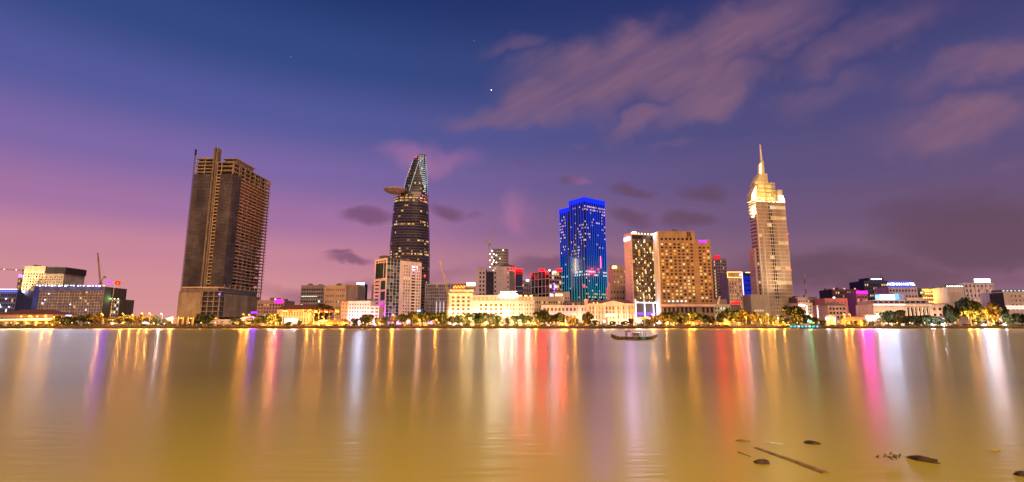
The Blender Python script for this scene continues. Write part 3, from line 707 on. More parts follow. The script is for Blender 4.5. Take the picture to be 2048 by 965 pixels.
roofbits(b, 3, x1=W1)
# long block under construction, lit roof edge
b = flat('scaffolded_block', 'long scaffolded concrete block with blue-white work lights along its roof', 'building', 62, 203, 628, 600, 571, 40, yaw=5)
b.H = b.zp(573, 75); b.core(wall('site_dark', (.13,.105,.11)), 0, .8); std(b, wall('scaffold_net', (.44,.34,.33), var=.3, scale=.4), 'F', 26, 11, 3, b.H-5, .72, .62, pick(.03, WARM[:2]+COOL, wall('site_void', (.17,.13,.135))))
b.box('blue_netting', wall('blue_net', (.06,.08,.42), var=.25), -.5, b.W*.07, -.5, .2, b.H*.3, b.H); b.box('roof_netting', wall('blue_net_lit', (.16,.18,.50), var=.3), b.W*.07, b.W+.4, -.5, .05, b.H-4.5, b.H)  # roof netting colour lightened for the blue-white glow of the work lamps
for i in range(22): x = b.W*(i+.5)/22+b.rng.uniform(-1, 1); s = b.rng.choice((.35, .5, .8)); b.box('work_lamp', BLUEW(55), x-s, x+s, -1.1, -.6, b.H+b.rng.uniform(-.2, 1.0), b.H+1.5)
for i in range(10): x = b.W*(i+.8)/11; b.box('scaffold_post', STEEL, x-.15, x+.15, 0, .3, b.H, b.H+5)
for (px, py) in ((97,588), (90,600), (137,609), (166,620), (85,607)): b.box('work_lamp', BLUEW(30), X(px, py, 600)-b.C[0]-.45, X(px, py, 600)-b.C[0]+.45, -1.5, -.9, b.zp(py, px)-.4, b.zp(py, px)+.4)
# stub of the next site
b = flat('half_built_block', 'half-built slab block with green work lights beside the flagpole', 'building', 199, 236, 630, 620, 599, 24)
b.core(wall('site_dark', (.13,.105,.11)), 0, .8); std(b, wall('scaffold_net', (.26,.20,.20)), 'F', 7, 7, 2, b.H-1.5, .7, .6, pick(.28, WARM[:2]+COOL, G_DARK))
for i in range(5): b.box('work_lamp', emit('green_work', (.5,1,.35), 22), b.W*.2*i+2, b.W*.2*i+3, -.6, 0, b.H+.2, b.H+1)
b.box('hoist_tower', wall('hoist_white', (.6,.6,.55)), 0, 2.6, 1, 3.6, 0, b.H+13); b.box('hoist_lamp', WHITEL(24), .1, 2.4, .5, .95, b.H+6, b.H+12)
b.sign('blue_sign', PURP(24), 'F', 6, b.zp(565, 209), 7, 2.2, proud=-1)
# long low terminal with brown hipped roof
b = flat('low_warehouse', 'low orange-lit hall with a brown hipped roof behind the ramp', 'building', -20, 103, 640, 470, 629, 30)
std(b, wall('ochre_render', (.55,.36,.20)), 'F', 14, 1, 4, 7.5, .35, .9, pick(.1, dark=WIN_O)); b.core(wall('ochre_render', (.55,.36,.20)), 0, .6)
b.part('roof', MB().hip(0, b.W, 0, b.D, b.H, b.H+4.6), ROOFR)
for i in range(4): b.box('wall_lamp', GOLDL(60), b.W*(.50+.13*i), b.W*(.50+.13*i)+.8, -.9, -.3, b.H-2.4, b.H-1.6)
# ramp bridge left, and lit approach road
rb = thing('ramp_bridge', 'pale concrete ramp bridge with an added light strip by the water', 'bridge', (X(-40, 650, 440), 440, GZ))
Lr = X(104, 650, 440)-X(-40, 650, 440)
MB().loft([[(0,0,3.4),(0,8,3.4),(0,8,4.6),(0,0,4.6)], [(Lr,0,4.8),(Lr,8,4.8),(Lr,8,6),(Lr,0,6)]]).build('deck', CREAM, rb)
MB().tube((0,-.25,4.9), (Lr,-.25,6.3), .22, n=4).build('trail_strip', emit('trail_gold', (1,.72,.36), 9), rb)  # glowing strip added in place of light trails
for k in range(7): MB().box(Lr*(k+.3)/7-.6, Lr*(k+.3)/7+.6, 1, 7, 0, 4.4).build('pier', CREAM, rb)
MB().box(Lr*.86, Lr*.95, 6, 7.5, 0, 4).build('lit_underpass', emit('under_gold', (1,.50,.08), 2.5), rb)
ap = thing('approach_road', 'sloping lit approach road behind the railing beside the flagpole', 'ramp', (X(218, 650, 446), 446, GZ))
La = X(332, 650, 446)-X(218, 650, 446)
MB().loft([[(0,0,2.0),(0,7,2.0),(0,7,3.6),(0,0,3.6)], [(La,0,-.1),(La,7,-.1),(La,7,.9),(La,0,.9)]]).build('deck', CREAM, ap)
for k in range(12):
    t0, t1 = k/12+.004, (k+1)/12-.004
    MB().loft([[(La*t0,-.3,3.7-2.7*t0),(La*t0,-.1,3.7-2.7*t0),(La*t0,-.1,4.9-2.7*t0),(La*t0,-.3,4.9-2.7*t0)], [(La*t1,-.3,3.7-2.7*t1),(La*t1,-.1,3.7-2.7*t1),(La*t1,-.1,4.9-2.7*t1),(La*t1,-.3,4.9-2.7*t1)]]).build('light_panel', emit('ramp_trail_glow', (1,.80,.50), 7), ap)  # panels added to glow along the ramp in place of traffic light trails

# magenta-signed low block
b = flat('magenta_sign_block', 'low dark block with a magenta rooftop sign behind the unfinished tower', 'building', 512, 566, 640, 520, 601, 25)
b.core(wall('mauve_render', (.30,.20,.18)), 0, .6); std(b, wall('mauve_render', (.30,.20,.18)), 'F', 9, 5, 5, b.H-3, .5, .5, pick(.08))
b.sign('magenta_sign', MAG(9), 'F', X(558,606,520)-b.C[0], b.H-1, 8, 3.2); b.box('pink_lamp', emit('pink_lamp', (1,.25,.8), 30), b.W*.64, b.W*.68, -.5, .3, b.H+.3, b.H+1.6)
roofbits(b, 4)
# grey office
b = flat('grey_office_block', 'grey ribbon-window office block beside the tan slotted one', 'office', 600, 646, 607, 600, 571, 30, yaw=-6)
b.core(DGREY, 0, .5, .5); std(b, wall('grey_ribbon', (.28,.22,.22)), 'F', 9, 9, 3, b.H-3, .82, .5, pick(.06, COOL)); roofbits(b, 4)
for i in range(9): pane(b.o, COOL[0], 1.6, 1.0, True, (2+i*2.2, -.1, b.zp(593.5, 620)), 'lit_window')
# tan slotted office
b = flat('tan_slotted_office', 'square tan stone office with narrow slot windows and a dome on its roof', 'office', 647, 691, 607, 560, 571.5, 26, yaw=-4)
b.core(TAN, 0, .6); L = b.W
cols = ev(L*.05, L*.48, 6, .4) + ev(L*.54, L*.95, 5, .4)
b.skin('F', L, 0, b.H, cols, ev(3, b.H-1.5, 6, .36), wall('tan_facade', (.56,.36,.22)), pick(.02)); b.box('side_wing', wall('tan_dark', (.28,.20,.17)), L+.02, L+12, 2, b.D, 0, b.H-.4)
b.box('parapet', TAN, L*.72, L+11, 3, b.D, b.H, b.H+1.5); b.part('dome', MB().ball((L*.52, 10, b.H+.3), 4, 12, 6, .75), DGREY)
# slim neon column tower
b = flat('neon_column_tower', 'slim office tower with white neon columns and a blue-white rooftop sign', 'tower', 712, 727, 606, 600, 568, 14)
b.core(G_NAVY, 0, .4); std(b, DGREY, 'F', 3, 9, 2, b.H-3, .7, .6, pick(.12, COOL))
for i in range(4): b.box('neon_column', emit('lav_neon', (.75,.65,1), 4), .2+i*(b.W-.6)/3, .5+i*(b.W-.6)/3, -.35, -.05, 3, b.H-2)
b.box('rooftop_sign', BLUEW(34), -.2, b.W+.2, -.6, -.2, b.H-1.2, b.H+1.2)
# hall with dark red roof and flags
b = flat('red_roofed_hall', 'long pale hall with a dark red tiled roof behind the row of flags', 'building', 553, 650, 640, 462, 619.5, 22)
b.core(CREAM, 0, .6); std(b, CREAM, 'F', 18, 2, 2, b.H-.8, .42, .62, pick(.2, dark=WIN_O)); b.part('roof', MB().hip(0, b.W, 0, b.D, b.H, b.H+4.6, 1.2, 3), ROOFR)
b.box('light_band', emit('hall_light', (1,.82,.70), 8), X(572,640,462)-b.C[0], X(598,640,462)-b.C[0], -3.2, -2.9, 3.2, 6.2)
b.box('canopy', WHITE, X(568,640,462)-b.C[0], X(601,640,462)-b.C[0], -4.5, -.1, 6.3, 6.8)
# pink lit riverside hotel
b = flat('pink_lit_hotel', 'small white hotel flooded with pink light beside the glass-cornered tower', 'hotel', 695, 739, 640, 462, 602.5, 18)
b.core(WHITE, 0, .6); PW = wall('pink_white', (.74,.62,.64)); std(b, PW, 'F', 8, 6, 1.5, b.H-1.5, .52, .52, pick(.25, dark=wall('mauve_pane', (.16,.08,.10), .3)))
b.box('side_wing', wall('orange_wing', (.52,.32,.20)), -6.2, -.02, .4, 18, 0, b.H-.3); b.box('roof_slab', DGREY, -6.5, b.W*.8, -.3, 18, b.H, b.H+.7)
for i in range(6):
    for k in range(2): pane(b.o, WIN_O, 1.1, 1.5, True, (-4.6+k*2.6, .36, 3+i*3.3), 'window')
W2 = X(757,640,462)-X(739,640,462); b.box('low_wing', PW, b.W+.02, b.W+W2, .5, 16, 0, b.H*.80)
for i in range(5):
    for k in range(2): pane(b.o, wall('mauve_pane', (.16,.08,.10), .3), 2.4, 1.5, True, (b.W+2+k*4, .45, 2.8+i*3.2), 'window')
roofbits(b, 5, y0=4)
for i in range(4): flood((b.C[0]+2+i*7, b.C[1]-7, GZ), (b.C[0]+2+i*7, b.C[1], GZ+12), 2000, (1,.55,.85), 'black floodlight in front of the pink lit hotel', 'floodlights at the pink hotel')

# white framed tower with green glass corner
def glass_corner_tower():
    b = corner('glass_corner_tower', 'pale pink apartment tower with a green glass corner below the lotus-shaped skyscraper', 'tower', 746, 771, 841, 612, 490, 46, 515.5, seed=2)
    o = b.o; W, D, H = b.W, b.D, b.H; FR = wall('pale_frame', (.78,.60,.60)); xg = W*.36
    b.box('wall', DGREY, .7, W-.3, .7, D, 0, H-.3)
    # left face: strips and tall glass fields
    b.skin('L', D, 0, H-.2, [(D*.08, D*.42), (D*.56, D*.92)], ev(6, H*.68, 11, .36), FR, lambda r, i, j: G_DARK if i == 0 else None, .5, skip=lambda i, j: i == 1)
    for (u0, u1, z0, z1) in ((.58,.92,H*.05,H*.16), (.58,.92,H*.19,H*.33), (.58,.92,H*.37,H*.50), (.58,.92,H*.53,H*.66), (.12,.72,H*.70,H*.93), (.78,.92,H*.70,H*.93)):
        pane(o, G_GREEN, D*(u1-u0), z1-z0, False, (-.1, D*(1-(u0+u1)/2), (z0+z1)/2), 'glass_field', .3)
    for i in range(4): pane(o, G_DARK, D*.12, 1.2, False, (-.1, D*(.18+i*.21), H-3), 'window', .3)
    # corner glass
    MUL = wall('mullion_grey', (.72,.64,.64)); n = 19; rng = random.Random(3)
    for j in range(n):
        z = 3+j*(H-4)/n; h = (H-4)/n
        for i in range(4):
            u0 = .2+(xg-.2)*i/4; m = rng.choice([G_GREEN, G_GREEN, G_DARK, glass('jade_glass', (.03,.075,.065), .2), wall('interior_grey', (.15,.16,.14))]) if rng.random() > .06 else emit('dim_office', (.8,1,.75), .22, False)
            b.box('glass_pane', m, u0+.1, u0+(xg-.2)/4-.1, -.05, .3, z+.12, z+h-.1)
        b.box('transom', MUL, 0, xg, -.25, .35, z-.1, z+.1)
    for i in range(5): b.box('mullion', MUL, .0+xg*i/4-.12, xg*i/4+.12, -.32, .3, 0, H-1)
    # right part: punched wall with a dark glass slot
    L = W-xg; cols = ev(L*.16, L*.50, 3, .55) + [(L*.55, L*.72)] + ev(L*.76, L*.98, 2, .55)
    wins = [glass('pale_pane', (.20,.16,.17), .3), G_DARK, wall('curtain', (.34,.27,.26))]
    b.skin('F', L, 10, H-1.6, cols, ev(12, H-5, 16, .56), wall('pale_panel', (.68,.54,.50)), lambda r, i, j: WARM[3] if (j == 11 and i < 3) else G_DARK if i == 3 else r.choice(wins), .5, o=(xg, 0), skip=None)
    b.box('podium_band', wall('maroon_band', (.30,.08,.09)), xg+.1, W+1.5, -2, D, 6, 9.8); b.box('wall', FR, xg, W, .2, D, 0, 6)
    for i in range(9): pane(o, glass('pale_pane', (.20,.16,.17), .3), 1.6, 1.8, True, (xg+2+i*(L-3)/9, -2.1, 8), 'window')
    b.box('roof_plant_room', DGREY, W*.05, W*.2, D*.4, D*.8, H, H+3.2); roofbits(b, 4); b.box('side_wing', wall('mauve_shade', (.26,.19,.20)), 3, W*.5, D+.02, D+9, 0, H*.62)
    for (x, y) in ((-7, 6), (-5, -1), (2, -8)):
        c, s_ = math.cos(b.yaw), math.sin(b.yaw); wx = b.C[0]+x*c-y*s_; wy = b.C[1]+x*s_+y*c; tx, ty = 0, D*.3
        flood((wx, wy, GZ), (b.C[0]-ty*s_, b.C[1]+ty*c, GZ+15), 2600, (.85,.15,1), 'black floodlight throwing magenta light on the pale tower', 'floodlights at the glass-cornered tower')
glass_corner_tower()
# grey glass block
b = flat('mauve_glass_block', 'broad mauve glass office block beyond the glass-cornered tower', 'office', 849, 901, 620, 560, 568, 30, yaw=-3)
b.core(G_GREY, 0, .5); MG = wall('mauve_mullion', (.40,.32,.38)); std(b, MG, 'F', 14, 12, 2, b.H-1, .86, .82, lambda r, i, j: r.choice([G_GREY, G_GREY, glass('mauve_pane_b', (.16,.13,.18), .3)]+([WARM[4]] if r.random() < .12 else []))); roofbits(b, 2)
for i in range(3): b.box('white_strip', emit('dim_white', (1,.9,1), 1.4), b.W*(.45+.14*i), b.W*(.45+.14*i)+.35, -.4, -.05, 10, 26)

# the floodlit riverside hotel
def grand_hotel():
    b = flat('grand_floodlit_hotel', 'long white colonial hotel blazing with golden floodlights behind the quay trees', 'hotel', 897, 945, 640, 462, 588.5, 26, seed=8)
    o = b.o; W, H, D = b.W, b.H, b.D; HW = wall('hotel_white', (.80,.72,.60))
    SH = [wall('shutter_amber', (.20,.075,.015)), emit('amber_room', (1,.38,.06), .5, False), wall('shutter', (.16,.06,.02))]
    b.core(HW, 0, .6); rows = ev(2.5, H-1.2, 7, .5); b.skin('F', W, 0, H, ev(W*.07, W*.93, 4, .5), rows, HW, lambda r, i, j: r.choice(SH), .5)
    b.box('cornice', HW, -.8, W+.3, -.9, D, H, H+.7); b.box('balcony_slab', HW, -.3, W, -.8, .02, H*.135, H*.15)
    for j in range(1, 7): b.box('string_course', HW, -.2, W, -.3, -.02, rows[j][0]-.75, rows[j][0]-.5)
    for j in range(7):
        for (a, c) in ev(W*.07, W*.93, 4, .5): b.box('window_sill', HW, a-.2, c+.2, -.45, -.02, rows[j][0]-.2, rows[j][0])
    z2 = b.zp(579.5, 900); b.box('setback_floor', CREAM, 1.2, W*.98, 2.5, D, H+.72, z2); b.box('setback_parapet', HW, 0.2, W+.4, 1.2, D, z2-1.8, z2)
    for i in range(5): pane(o, WARM[i % 4], 2.6, 1.5, True, (4+i*4.1, 2.3, H+2.2), 'window')
    z3 = b.zp(567.5, 915); b.box('roof_pavilion', wall('orange_pavilion', (.5,.22,.06)), W*.14, W*.68, 4, 14, z2+.02, z3-1); b.box('pavilion_roof', ROOFR, W*.12, W*.70, 3, 15, z3-1, z3)
    for i in range(8): b.box('lantern', GOLDL(14), W*(.16+.065*i), W*(.16+.065*i)+.5, 3.1, 3.5, z2+1.6+(i % 2), z2+2.3+(i % 2))
    b.box('sign_box', emit('cream_box', (1,.86,.50), 3.5), W*.72, W*1.08, 3, 3.6, b.zp(571.5, 940), b.zp(565, 940)); b.box('roof_room', ROOFG, W*.70, W*1.08, 3.7, 12, z2, b.zp(571.5, 940))
    # middle range
    xm0 = W+.02; xm1 = X(1036, 640, 462)-b.C[0]; H2 = b.zp(603.5, 1000); H3 = b.zp(593, 1000); Lm = xm1-xm0
    b.box('wall', HW, xm0, xm1, .9, D, 0, H3-.05)
    cols = ev(Lm*.13, Lm*.68, 5, .48) + ev(Lm*.74, Lm*.94, 3, .35)
    b.skin('F', Lm, 0, H2, cols, ev(2, H2-1.3, 5, .5), HW, lambda r, i, j: r.choice(SH), .5, o=(xm0, .3))
    for j, (a, c) in enumerate(ev(2, H2-1.3, 5, .5)):
        b.box('string_course', HW, xm0, xm1, 0, .28, a-.8, a-.5)
        for (u0, u1) in cols: b.box('window_sill', HW, xm0+u0-.2, xm0+u1+.2, -.12, .28, a-.2, a)
    b.box('cornice', HW, xm0-.2, xm1+.3, -.7, 1.2, H2, H2+.8)
    b.skin('F', Lm, H2+.82, H3, ev(Lm*.05, Lm*.95, 10, .55), [(H2+1.5, H3-.8)], PINKW, lambda r, i, j: r.choice([WARM[3], G_GREEN, WARM[1], COOL[1]]), .4, o=(xm0, .8))
    b.box('parapet', HW, xm0, xm1, .3, D, H3, H3+.7)
    zr = b.zp(587.5, 970); b.part('roof', MB().hip(xm0+1, xm0+Lm*.62, 3, D, H3+.7, zr, .2, 2), ROOFG)
    u0, u1 = X(998,590,462)-b.C[0], X(1036,590,462)-b.C[0]; zs0, zs1 = b.zp(595, 1010), b.zp(589, 1010)
    b.box('sign_board', WHITEL(9), u0, u1, -.9, -.5, zs0, zs1)
    b.words('MAJESTIC', 3.6, emit('cream_letters', (1,.88,.45), 10), (u0+u1)/2+.3, zs1+1.3, .6)
    # curved end: three angled bays
    px, py = xm1, .3; ang = 0
    for k in range(3):
        ang += R(9); Lk = (X(1069,640,470)-b.C[0]-xm1)/3/math.cos(ang)
        dx, dy = math.cos(ang), math.sin(ang)
        def PP(u, z, d): return (px+u*dx-dy*d, py+u*dy+dx*d, z)
        mb = MB(); cu = ev(.4, Lk-.3, 2, .45); rw = ev(2, H2-1.3, 5, .5); ue = [0]+[q_ for c_ in cu for q_ in c_]+[Lk]; ze = [0]+[q_ for c_ in rw for q_ in c_]+[H2]
        for j in range(len(ze)-1):
            for i in range(len(ue)-1):
                A, B, C_, D_ = ue[i], ue[i+1], ze[j], ze[j+1]
                if i % 2 and j % 2:
                    w_ = MB().quad(PP(A,C_,.5), PP(B,C_,.5), PP(B,D_,.5), PP(A,D_,.5)).build('window', b.rng.choice(SH), o)
                    for (p1, q1, p2, q2) in ((A,C_,B,C_), (B,C_,B,D_), (B,D_,A,D_), (A,D_,A,C_)): mb.quad(PP(p1,q1,0), PP(p2,q2,0), PP(p2,q2,.5), PP(p1,q1,.5))
                else: mb.quad(PP(A,C_,0), PP(B,C_,0), PP(B,D_,0), PP(A,D_,0))
        mb.build('facade', HW, o)
        MB().loft([[PP(0,H2,-.8), PP(Lk+.1,H2,-.8), PP(Lk+.1,H2,8), PP(0,H2,8)], [PP(0,H2+.8,-.8), PP(Lk+.1,H2+.8,-.8), PP(Lk+.1,H2+.8,8), PP(0,H2+.8,8)]]).build('cornice', HW, o)
        MB().loft([[PP(0,H2+.8,.4), PP(Lk,H2+.8,.4), PP(Lk,H2+.8,8), PP(0,H2+.8,8)], [PP(0,H3,.4), PP(Lk,H3,.4), PP(Lk,H3,8), PP(0,H3,8)]]).build('attic', PINKW, o)
        for i in range(3): c = PP(Lk*(i+.5)/3, H3-1.9, .3); MB().loft([[PP(Lk*(i+.2)/3,H2+1.6,.3), PP(Lk*(i+.75)/3,H2+1.6,.3), PP(Lk*(i+.75)/3,H2+1.6,.42), PP(Lk*(i+.2)/3,H2+1.6,.42)], [PP(Lk*(i+.2)/3,H3-.7,.3), PP(Lk*(i+.75)/3,H3-.7,.3), PP(Lk*(i+.75)/3,H3-.7,.42), PP(Lk*(i+.2)/3,H3-.7,.42)]]).build('window', WARM[(i+k) % 4], o)
        l_ = PP(Lk*.5, H3+.9, 1.2); MB().box(l_[0]-1.2, l_[0]+1.2, l_[1]-.3, l_[1]+.3, H3+.3, H3+1.1).build('terrace_lantern', GOLDL(12), o)
        px, py = px+Lk*dx, py+Lk*dy
    # entrance awning and lit ground floor
    b.box('awning', wall('awning', (.7,.5,.3)), W*.2, xm1, -3.2, -.1, 4.6, 5.0)
    for i in range(16): x = 1+i*(xm1-2)/16; b.box('shop_light', WHITEL(2), x, x+(xm1-2)/16*.55, -.35, -.05, 1, 2.9)
    n = 9
    for i in range(n):
        x = b.C[0]+2+i*(xm1+10)/n; flood((x, b.C[1]-9, GZ), (x, b.C[1]+1, GZ+17), 2500, (1,.68,.38), 'black floodlight on the pavement before the white colonial hotel', 'floodlights at the colonial hotel')
    for i in range(7):
        x = 2+i*(xm1-3)/7; ld = bpy.data.lights.new('eaves_light', 'AREA'); ld.energy = 420; ld.color = (1,.70,.36); ld.size = 3; ld.size_y = .4; ld.shape = 'RECTANGLE'
        l = bpy.data.objects.new('eaves_light', ld); COL.objects.link(l); l.parent = o; l.location = (x, -2.2, H2-9); l.rotation_euler = (R(100), 0, 0)
grand_hotel()
# floodlit yellow crane jib
def crane(name, label, base, tip, Y, zbase, mat, mast=None, r=.5, counter=None, lamps=0):
    bx, tx = X(base[0], base[1], Y), X(tip[0], tip[1], Y); bz, tz = Z(base[0], base[1], Y), Z(tip[0], tip[1], Y)
    o = thing(name, label, 'crane', (bx, Y, zbase)); bz -= zbase; tz -= zbase; mb = MB(); n = 18
    a = Vector((0, 0, bz)); e = Vector((tx-bx, 0, tz)); d = (e-a).normalized(); s = Vector((-d.z, 0, d.x))
    for off in (s*r, s*-r): mb.tube(a+off, e+off*.5, .16*r/.5, n=4); mb.tube(a+off+Vector((0, r*1.6, 0)), e+off*.5+Vector((0, r*.8, 0)), .16*r/.5, n=4)
    for i in range(n): mb.tube(a+(e-a)*(i/n)+s*r*(1 if i % 2 else -1), a+(e-a)*((i+1)/n)+s*r*(-1 if i % 2 else 1), .10*r/.5, n=4)
    mb.build('jib', mat, o)
    m2 = MB()
    for dx in (-r, r):
        for dy in (0, r*2): m2.tube((dx, dy, 0), (dx, dy, bz+1), .16*r/.5, n=4)
    for i in range(14): m2.tube((-r if i % 2 else r, 0, bz*i/14), (r if i % 2 else -r, 0, bz*(i+1)/14), .1*r/.5, n=4)
    m2.build('mast', mat, o); MB().box(-r*1.6, r*1.6, -r, r*3, bz-1.2, bz+1).build('cab', wall('crane_cab', (.3,.22,.15)), o)
    if counter:
        c = Vector((X(counter[0], counter[1], Y)-bx, 0, Z(counter[0], counter[1], Y)-zbase-0)); MB().tube(a, c, r*.8, r*.5, n=4).build('counter_jib', mat, o); MB().box(c.x-r*1.6, c.x+r*1.6, -r, r*2, c.z-r*3, c.z).build('counterweight', GREY, o)
        MB().tube(c, e, .06, n=3).build('tie_rope', BLACK, o)
    for i in range(lamps): p_ = a+(e-a)*((i+.6)/(lamps+.2)); MB().ball(p_, .55, 6, 4).build('jib_lamp', WHITEL(20), o)
    return o
crane('mobile_crane', 'yellow floodlit mobile crane boom leaning beside the colonial hotel', (897,590), (880,521), 520, GZ, YSTEEL, r=.9)
crane('tower_crane', 'thin tower crane with raised jib over the half-built slab block', (200,566), (195,506), 640, GZ, wall('crane_orange', (.42,.22,.10)), r=.7, counter=(209,553))
crane('tower_crane', 'tower crane with horizontal jib and white lamps beyond the cream hotel tower', (47,541), (-30,537), 780, GZ, wall('crane_orange', (.42,.22,.10)), r=.9, lamps=3)
crane('tower_crane', 'tower crane standing on the half-finished round tower', (979,489), (992,460), 660, GZ+40, wall('crane_white', (.45,.35,.33)), r=.9, counter=(973,480))

flood((X(893,640,512), 512, GZ), (X(889,555,520), 520, Z(889,555,520)), 9000, (1,.75,.35), 'black floodlight under the yellow crane boom', 'crane floodlight', .8)
# marble block with dark glass centre, round tower behind
def marble_block():
    b = flat('marble_office_block', 'pale tiled office block with a dark glass strip and red rooftop sign', 'office', 953, 1031, 586, 560, 537, 34, seed=5)
    o = b.o; W, H, D = b.W, b.H, b.D; TL = wall('tile_panel', (.42,.34,.35)); xa, xb_ = W*.24, W*.44
    b.box('wall', DGREY, .6, W-.6, 2.5, D, 0, H-3)
    nz = 15
    b.skin('F', xa, 0, H, [(xa*.30,xa*.48), (xa*.66,xa*.84)], ev(4, H-3, 12, .55), TL, pick(.04), .5); b.box('roof_slab', DGREY, 0, xa, .1, D, H, H+.4)
    for j in range(nz): b.box('glass_band', G_DARK if j % 2 else glass('black_glass', (.015,.015,.016)), xa+.05, xb_-.05, 2.0, 2.5, j*(H-4)/nz+.1, (j+1)*(H-4)/nz)
    L = W-xb_; H2 = b.zp(533, 1010); n = 7; segs = []
    for k in range(n):                         # gently curved right block
        t0, t1 = k/n, (k+1)/n; f = lambda t: 4.5*max(0, t-.35)**2*4
        p0 = (xb_+L*t0, f(t0)); p1 = (xb_+L*t1, f(t1))
        for j in range(13):
            z0, z1 = j*H2/13+.08, (j+1)*H2/13-.08
            MB().quad((p0[0]+.05,p0[1],z0), (p1[0]-.05,p1[1],z0), (p1[0]-.05,p1[1],z1), (p0[0]+.05,p0[1],z1)).build('stone_panel', TL, o)
            if k in (0, 4, 5, 6): c = ((p0[0]+p1[0])/2, (p0[1]+p1[1])/2); pane(o, G_DARK if b.rng.random() > .05 else WARM[1], 1.9, 2.2, True, (c[0], c[1]-.08, (z0+z1)/2), 'window')
    b.box('wall', DGREY, xb_, W, 7.6, D, 0, H2-.1)
    b.box('pavilion_roof', wall('brown_roof', (.10,.06,.05)), xb_+L*.25, W-1, 3, 16, H2, H2+1.2); b.part('hip_roof', MB().hip(xb_+L*.3, W-4, 4, 15, H2+1.2, b.zp(526, 1010), .5), wall('brown_roof', (.10,.06,.05)))
    b.box('red_wing', G_BLUE, W+.02, W+8.0, 9, D, 0, H-1); b.box('red_sign', RED(45), W+.2, W+8.2, 8.2, 8.8, H-2.2, H+.2); b.box('red_fascia', wall('red_fascia', (.4,.02,.02)), W+.1, W+8.1, 8.4, 8.98, H-6, H-2.4)
    for j in range(9): b.box('floor_band', MG, W+.1, W+8, 8.7, 8.98, 3+j*5, 3.4+j*5)
    roofbits(b, 3, H2, xb_+L*.2)
marble_block()
def round_tower():
    Y0 = 660; cx = (X(986, 530, Y0)+X(1017, 530, Y0))/2; r = (X(1017, 530, Y0)-X(986, 530, Y0))/2; zt = Z(1000, 497, Y0)-GZ
    o = thing('round_tower', 'half-finished round tower with banded floors and bright hoist lights', 'tower', (cx, Y0+r, GZ))
    MB().cyl(0, 0, 0, zt-1, r-.5, n=28).build('core_wall', wall('grey_site', (.22,.18,.18)), o)
    rng = random.Random(6); n = 27
    for j in range(n):
        z = zt-j*(zt/n); MB().cyl(0, 0, z-.9, z, r, n=28).build('floor_slab', wall('round_slab', (.46,.36,.34)), o)
        for k in range(7):
            a = R(180+12+k*24); 
            if rng.random() < .10 and j < 13: MB().ball((r*math.cos(a), r*math.sin(a), z-2.4), .7, 6, 4).build('site_lamp', WHITEL(12), o)
    h = MB(); hx = X(977, 520, Y0)-cx; zb = zt-60
    for dx in (0, 5, 10): h.tube((hx+dx, -r-3, zb), (hx+dx, -r-3, zt+2), .25, n=4)
    for i in range(8):
        z = zb+i*7.5
        for dx in (0, 5): h.tube((hx+dx, -r-3, z), (hx+dx+5, -r-3, z+7.5), .2, n=4); h.tube((hx+dx+5, -r-3, z), (hx+dx, -r-3, z+7.5), .2, n=4)
    h.build('hoist_frame', STEEL, o)
    for (px, py) in ((980,509.5), (988,509.5), (984,516), (980,522), (988,522), (984,529), (980,535), (993,512), (993,526), (984,503)): MB().ball((X(px, py, Y0)-cx, -r-4, Z(px, py, Y0)-GZ), .8, 8, 5).build('hoist_lamp', emit('hoist_gold', (1,.80,.48), 40), o)
round_tower()
# mullioned glass block with red signs
b = corner('mullioned_glass_block', 'dark glass office block with white mullions and red rooftop signs', 'office', 1062, 1099, 1124, 595, 560, 38, 541.5)
b.box('wall', DGREY, .5, b.W, .5, b.D, 0, b.H-.1); WM = wall('white_mullion', (.72,.60,.62))
b.skin('L', b.D, 0, b.H, ev(.2, b.D-.2, 5, .93), ev(2, b.H-.4, 7, .93), WM, lambda r, i, j: r.choice([G_GREY, G_DARK, glass('plum_pane', (.07,.05,.06), .2)]), .4); b.skin('F', b.W, 0, b.H, ev(.2, b.W-.2, 5, .9), ev(2, b.H-.4, 12, .7), wall('plum_frame', (.28,.22,.26)), pick(.2, COOL+WARM[:2]), .4)
b.box('red_sign', RED(45), -.8, -.3, b.D*.25, b.D*.52, b.H+.5, b.H+3); b.box('red_sign', RED(45), b.W*.55, b.W*.98, -.8, -.3, b.H+.3, b.H+2.8); b.box('red_sign', RED(45), -.8, -.2, b.D*.92, b.D*1.0, b.H-4, b.H-1.5)
b.box('spot_lamp', WHITEL(40), -.6, .6, -.9, -.3, b.H-.6, b.H+1); b.box('spot_lamp', WHITEL(40), b.W*.3, b.W*.5, -.9, -.3, b.H-2, b.H-.4)
for i in range(14): b.box('neon_dot', emit('violet_dot', (.45,.12,1), 8), b.W*.34, b.W*.40, -.7, -.3, 6+i*3, 7.5+i*3)
b = flat('small_star_lamp_block', 'narrow mauve block with one white roof lamp between the red signs', 'office', 1043, 1062, 600, 600, 561, 20)
b.core(wall('mauve_shade', (.26,.19,.20)), 0, .5); std(b, wall('mauve_shade', (.26,.19,.20)), 'F', 4, 8, 3, b.H-3, .5, .5, pick(.1)); b.box('roof_lamp', WHITEL(60), b.W*.5, b.W*.78, -.6, 0, b.H-1, b.H+.8)
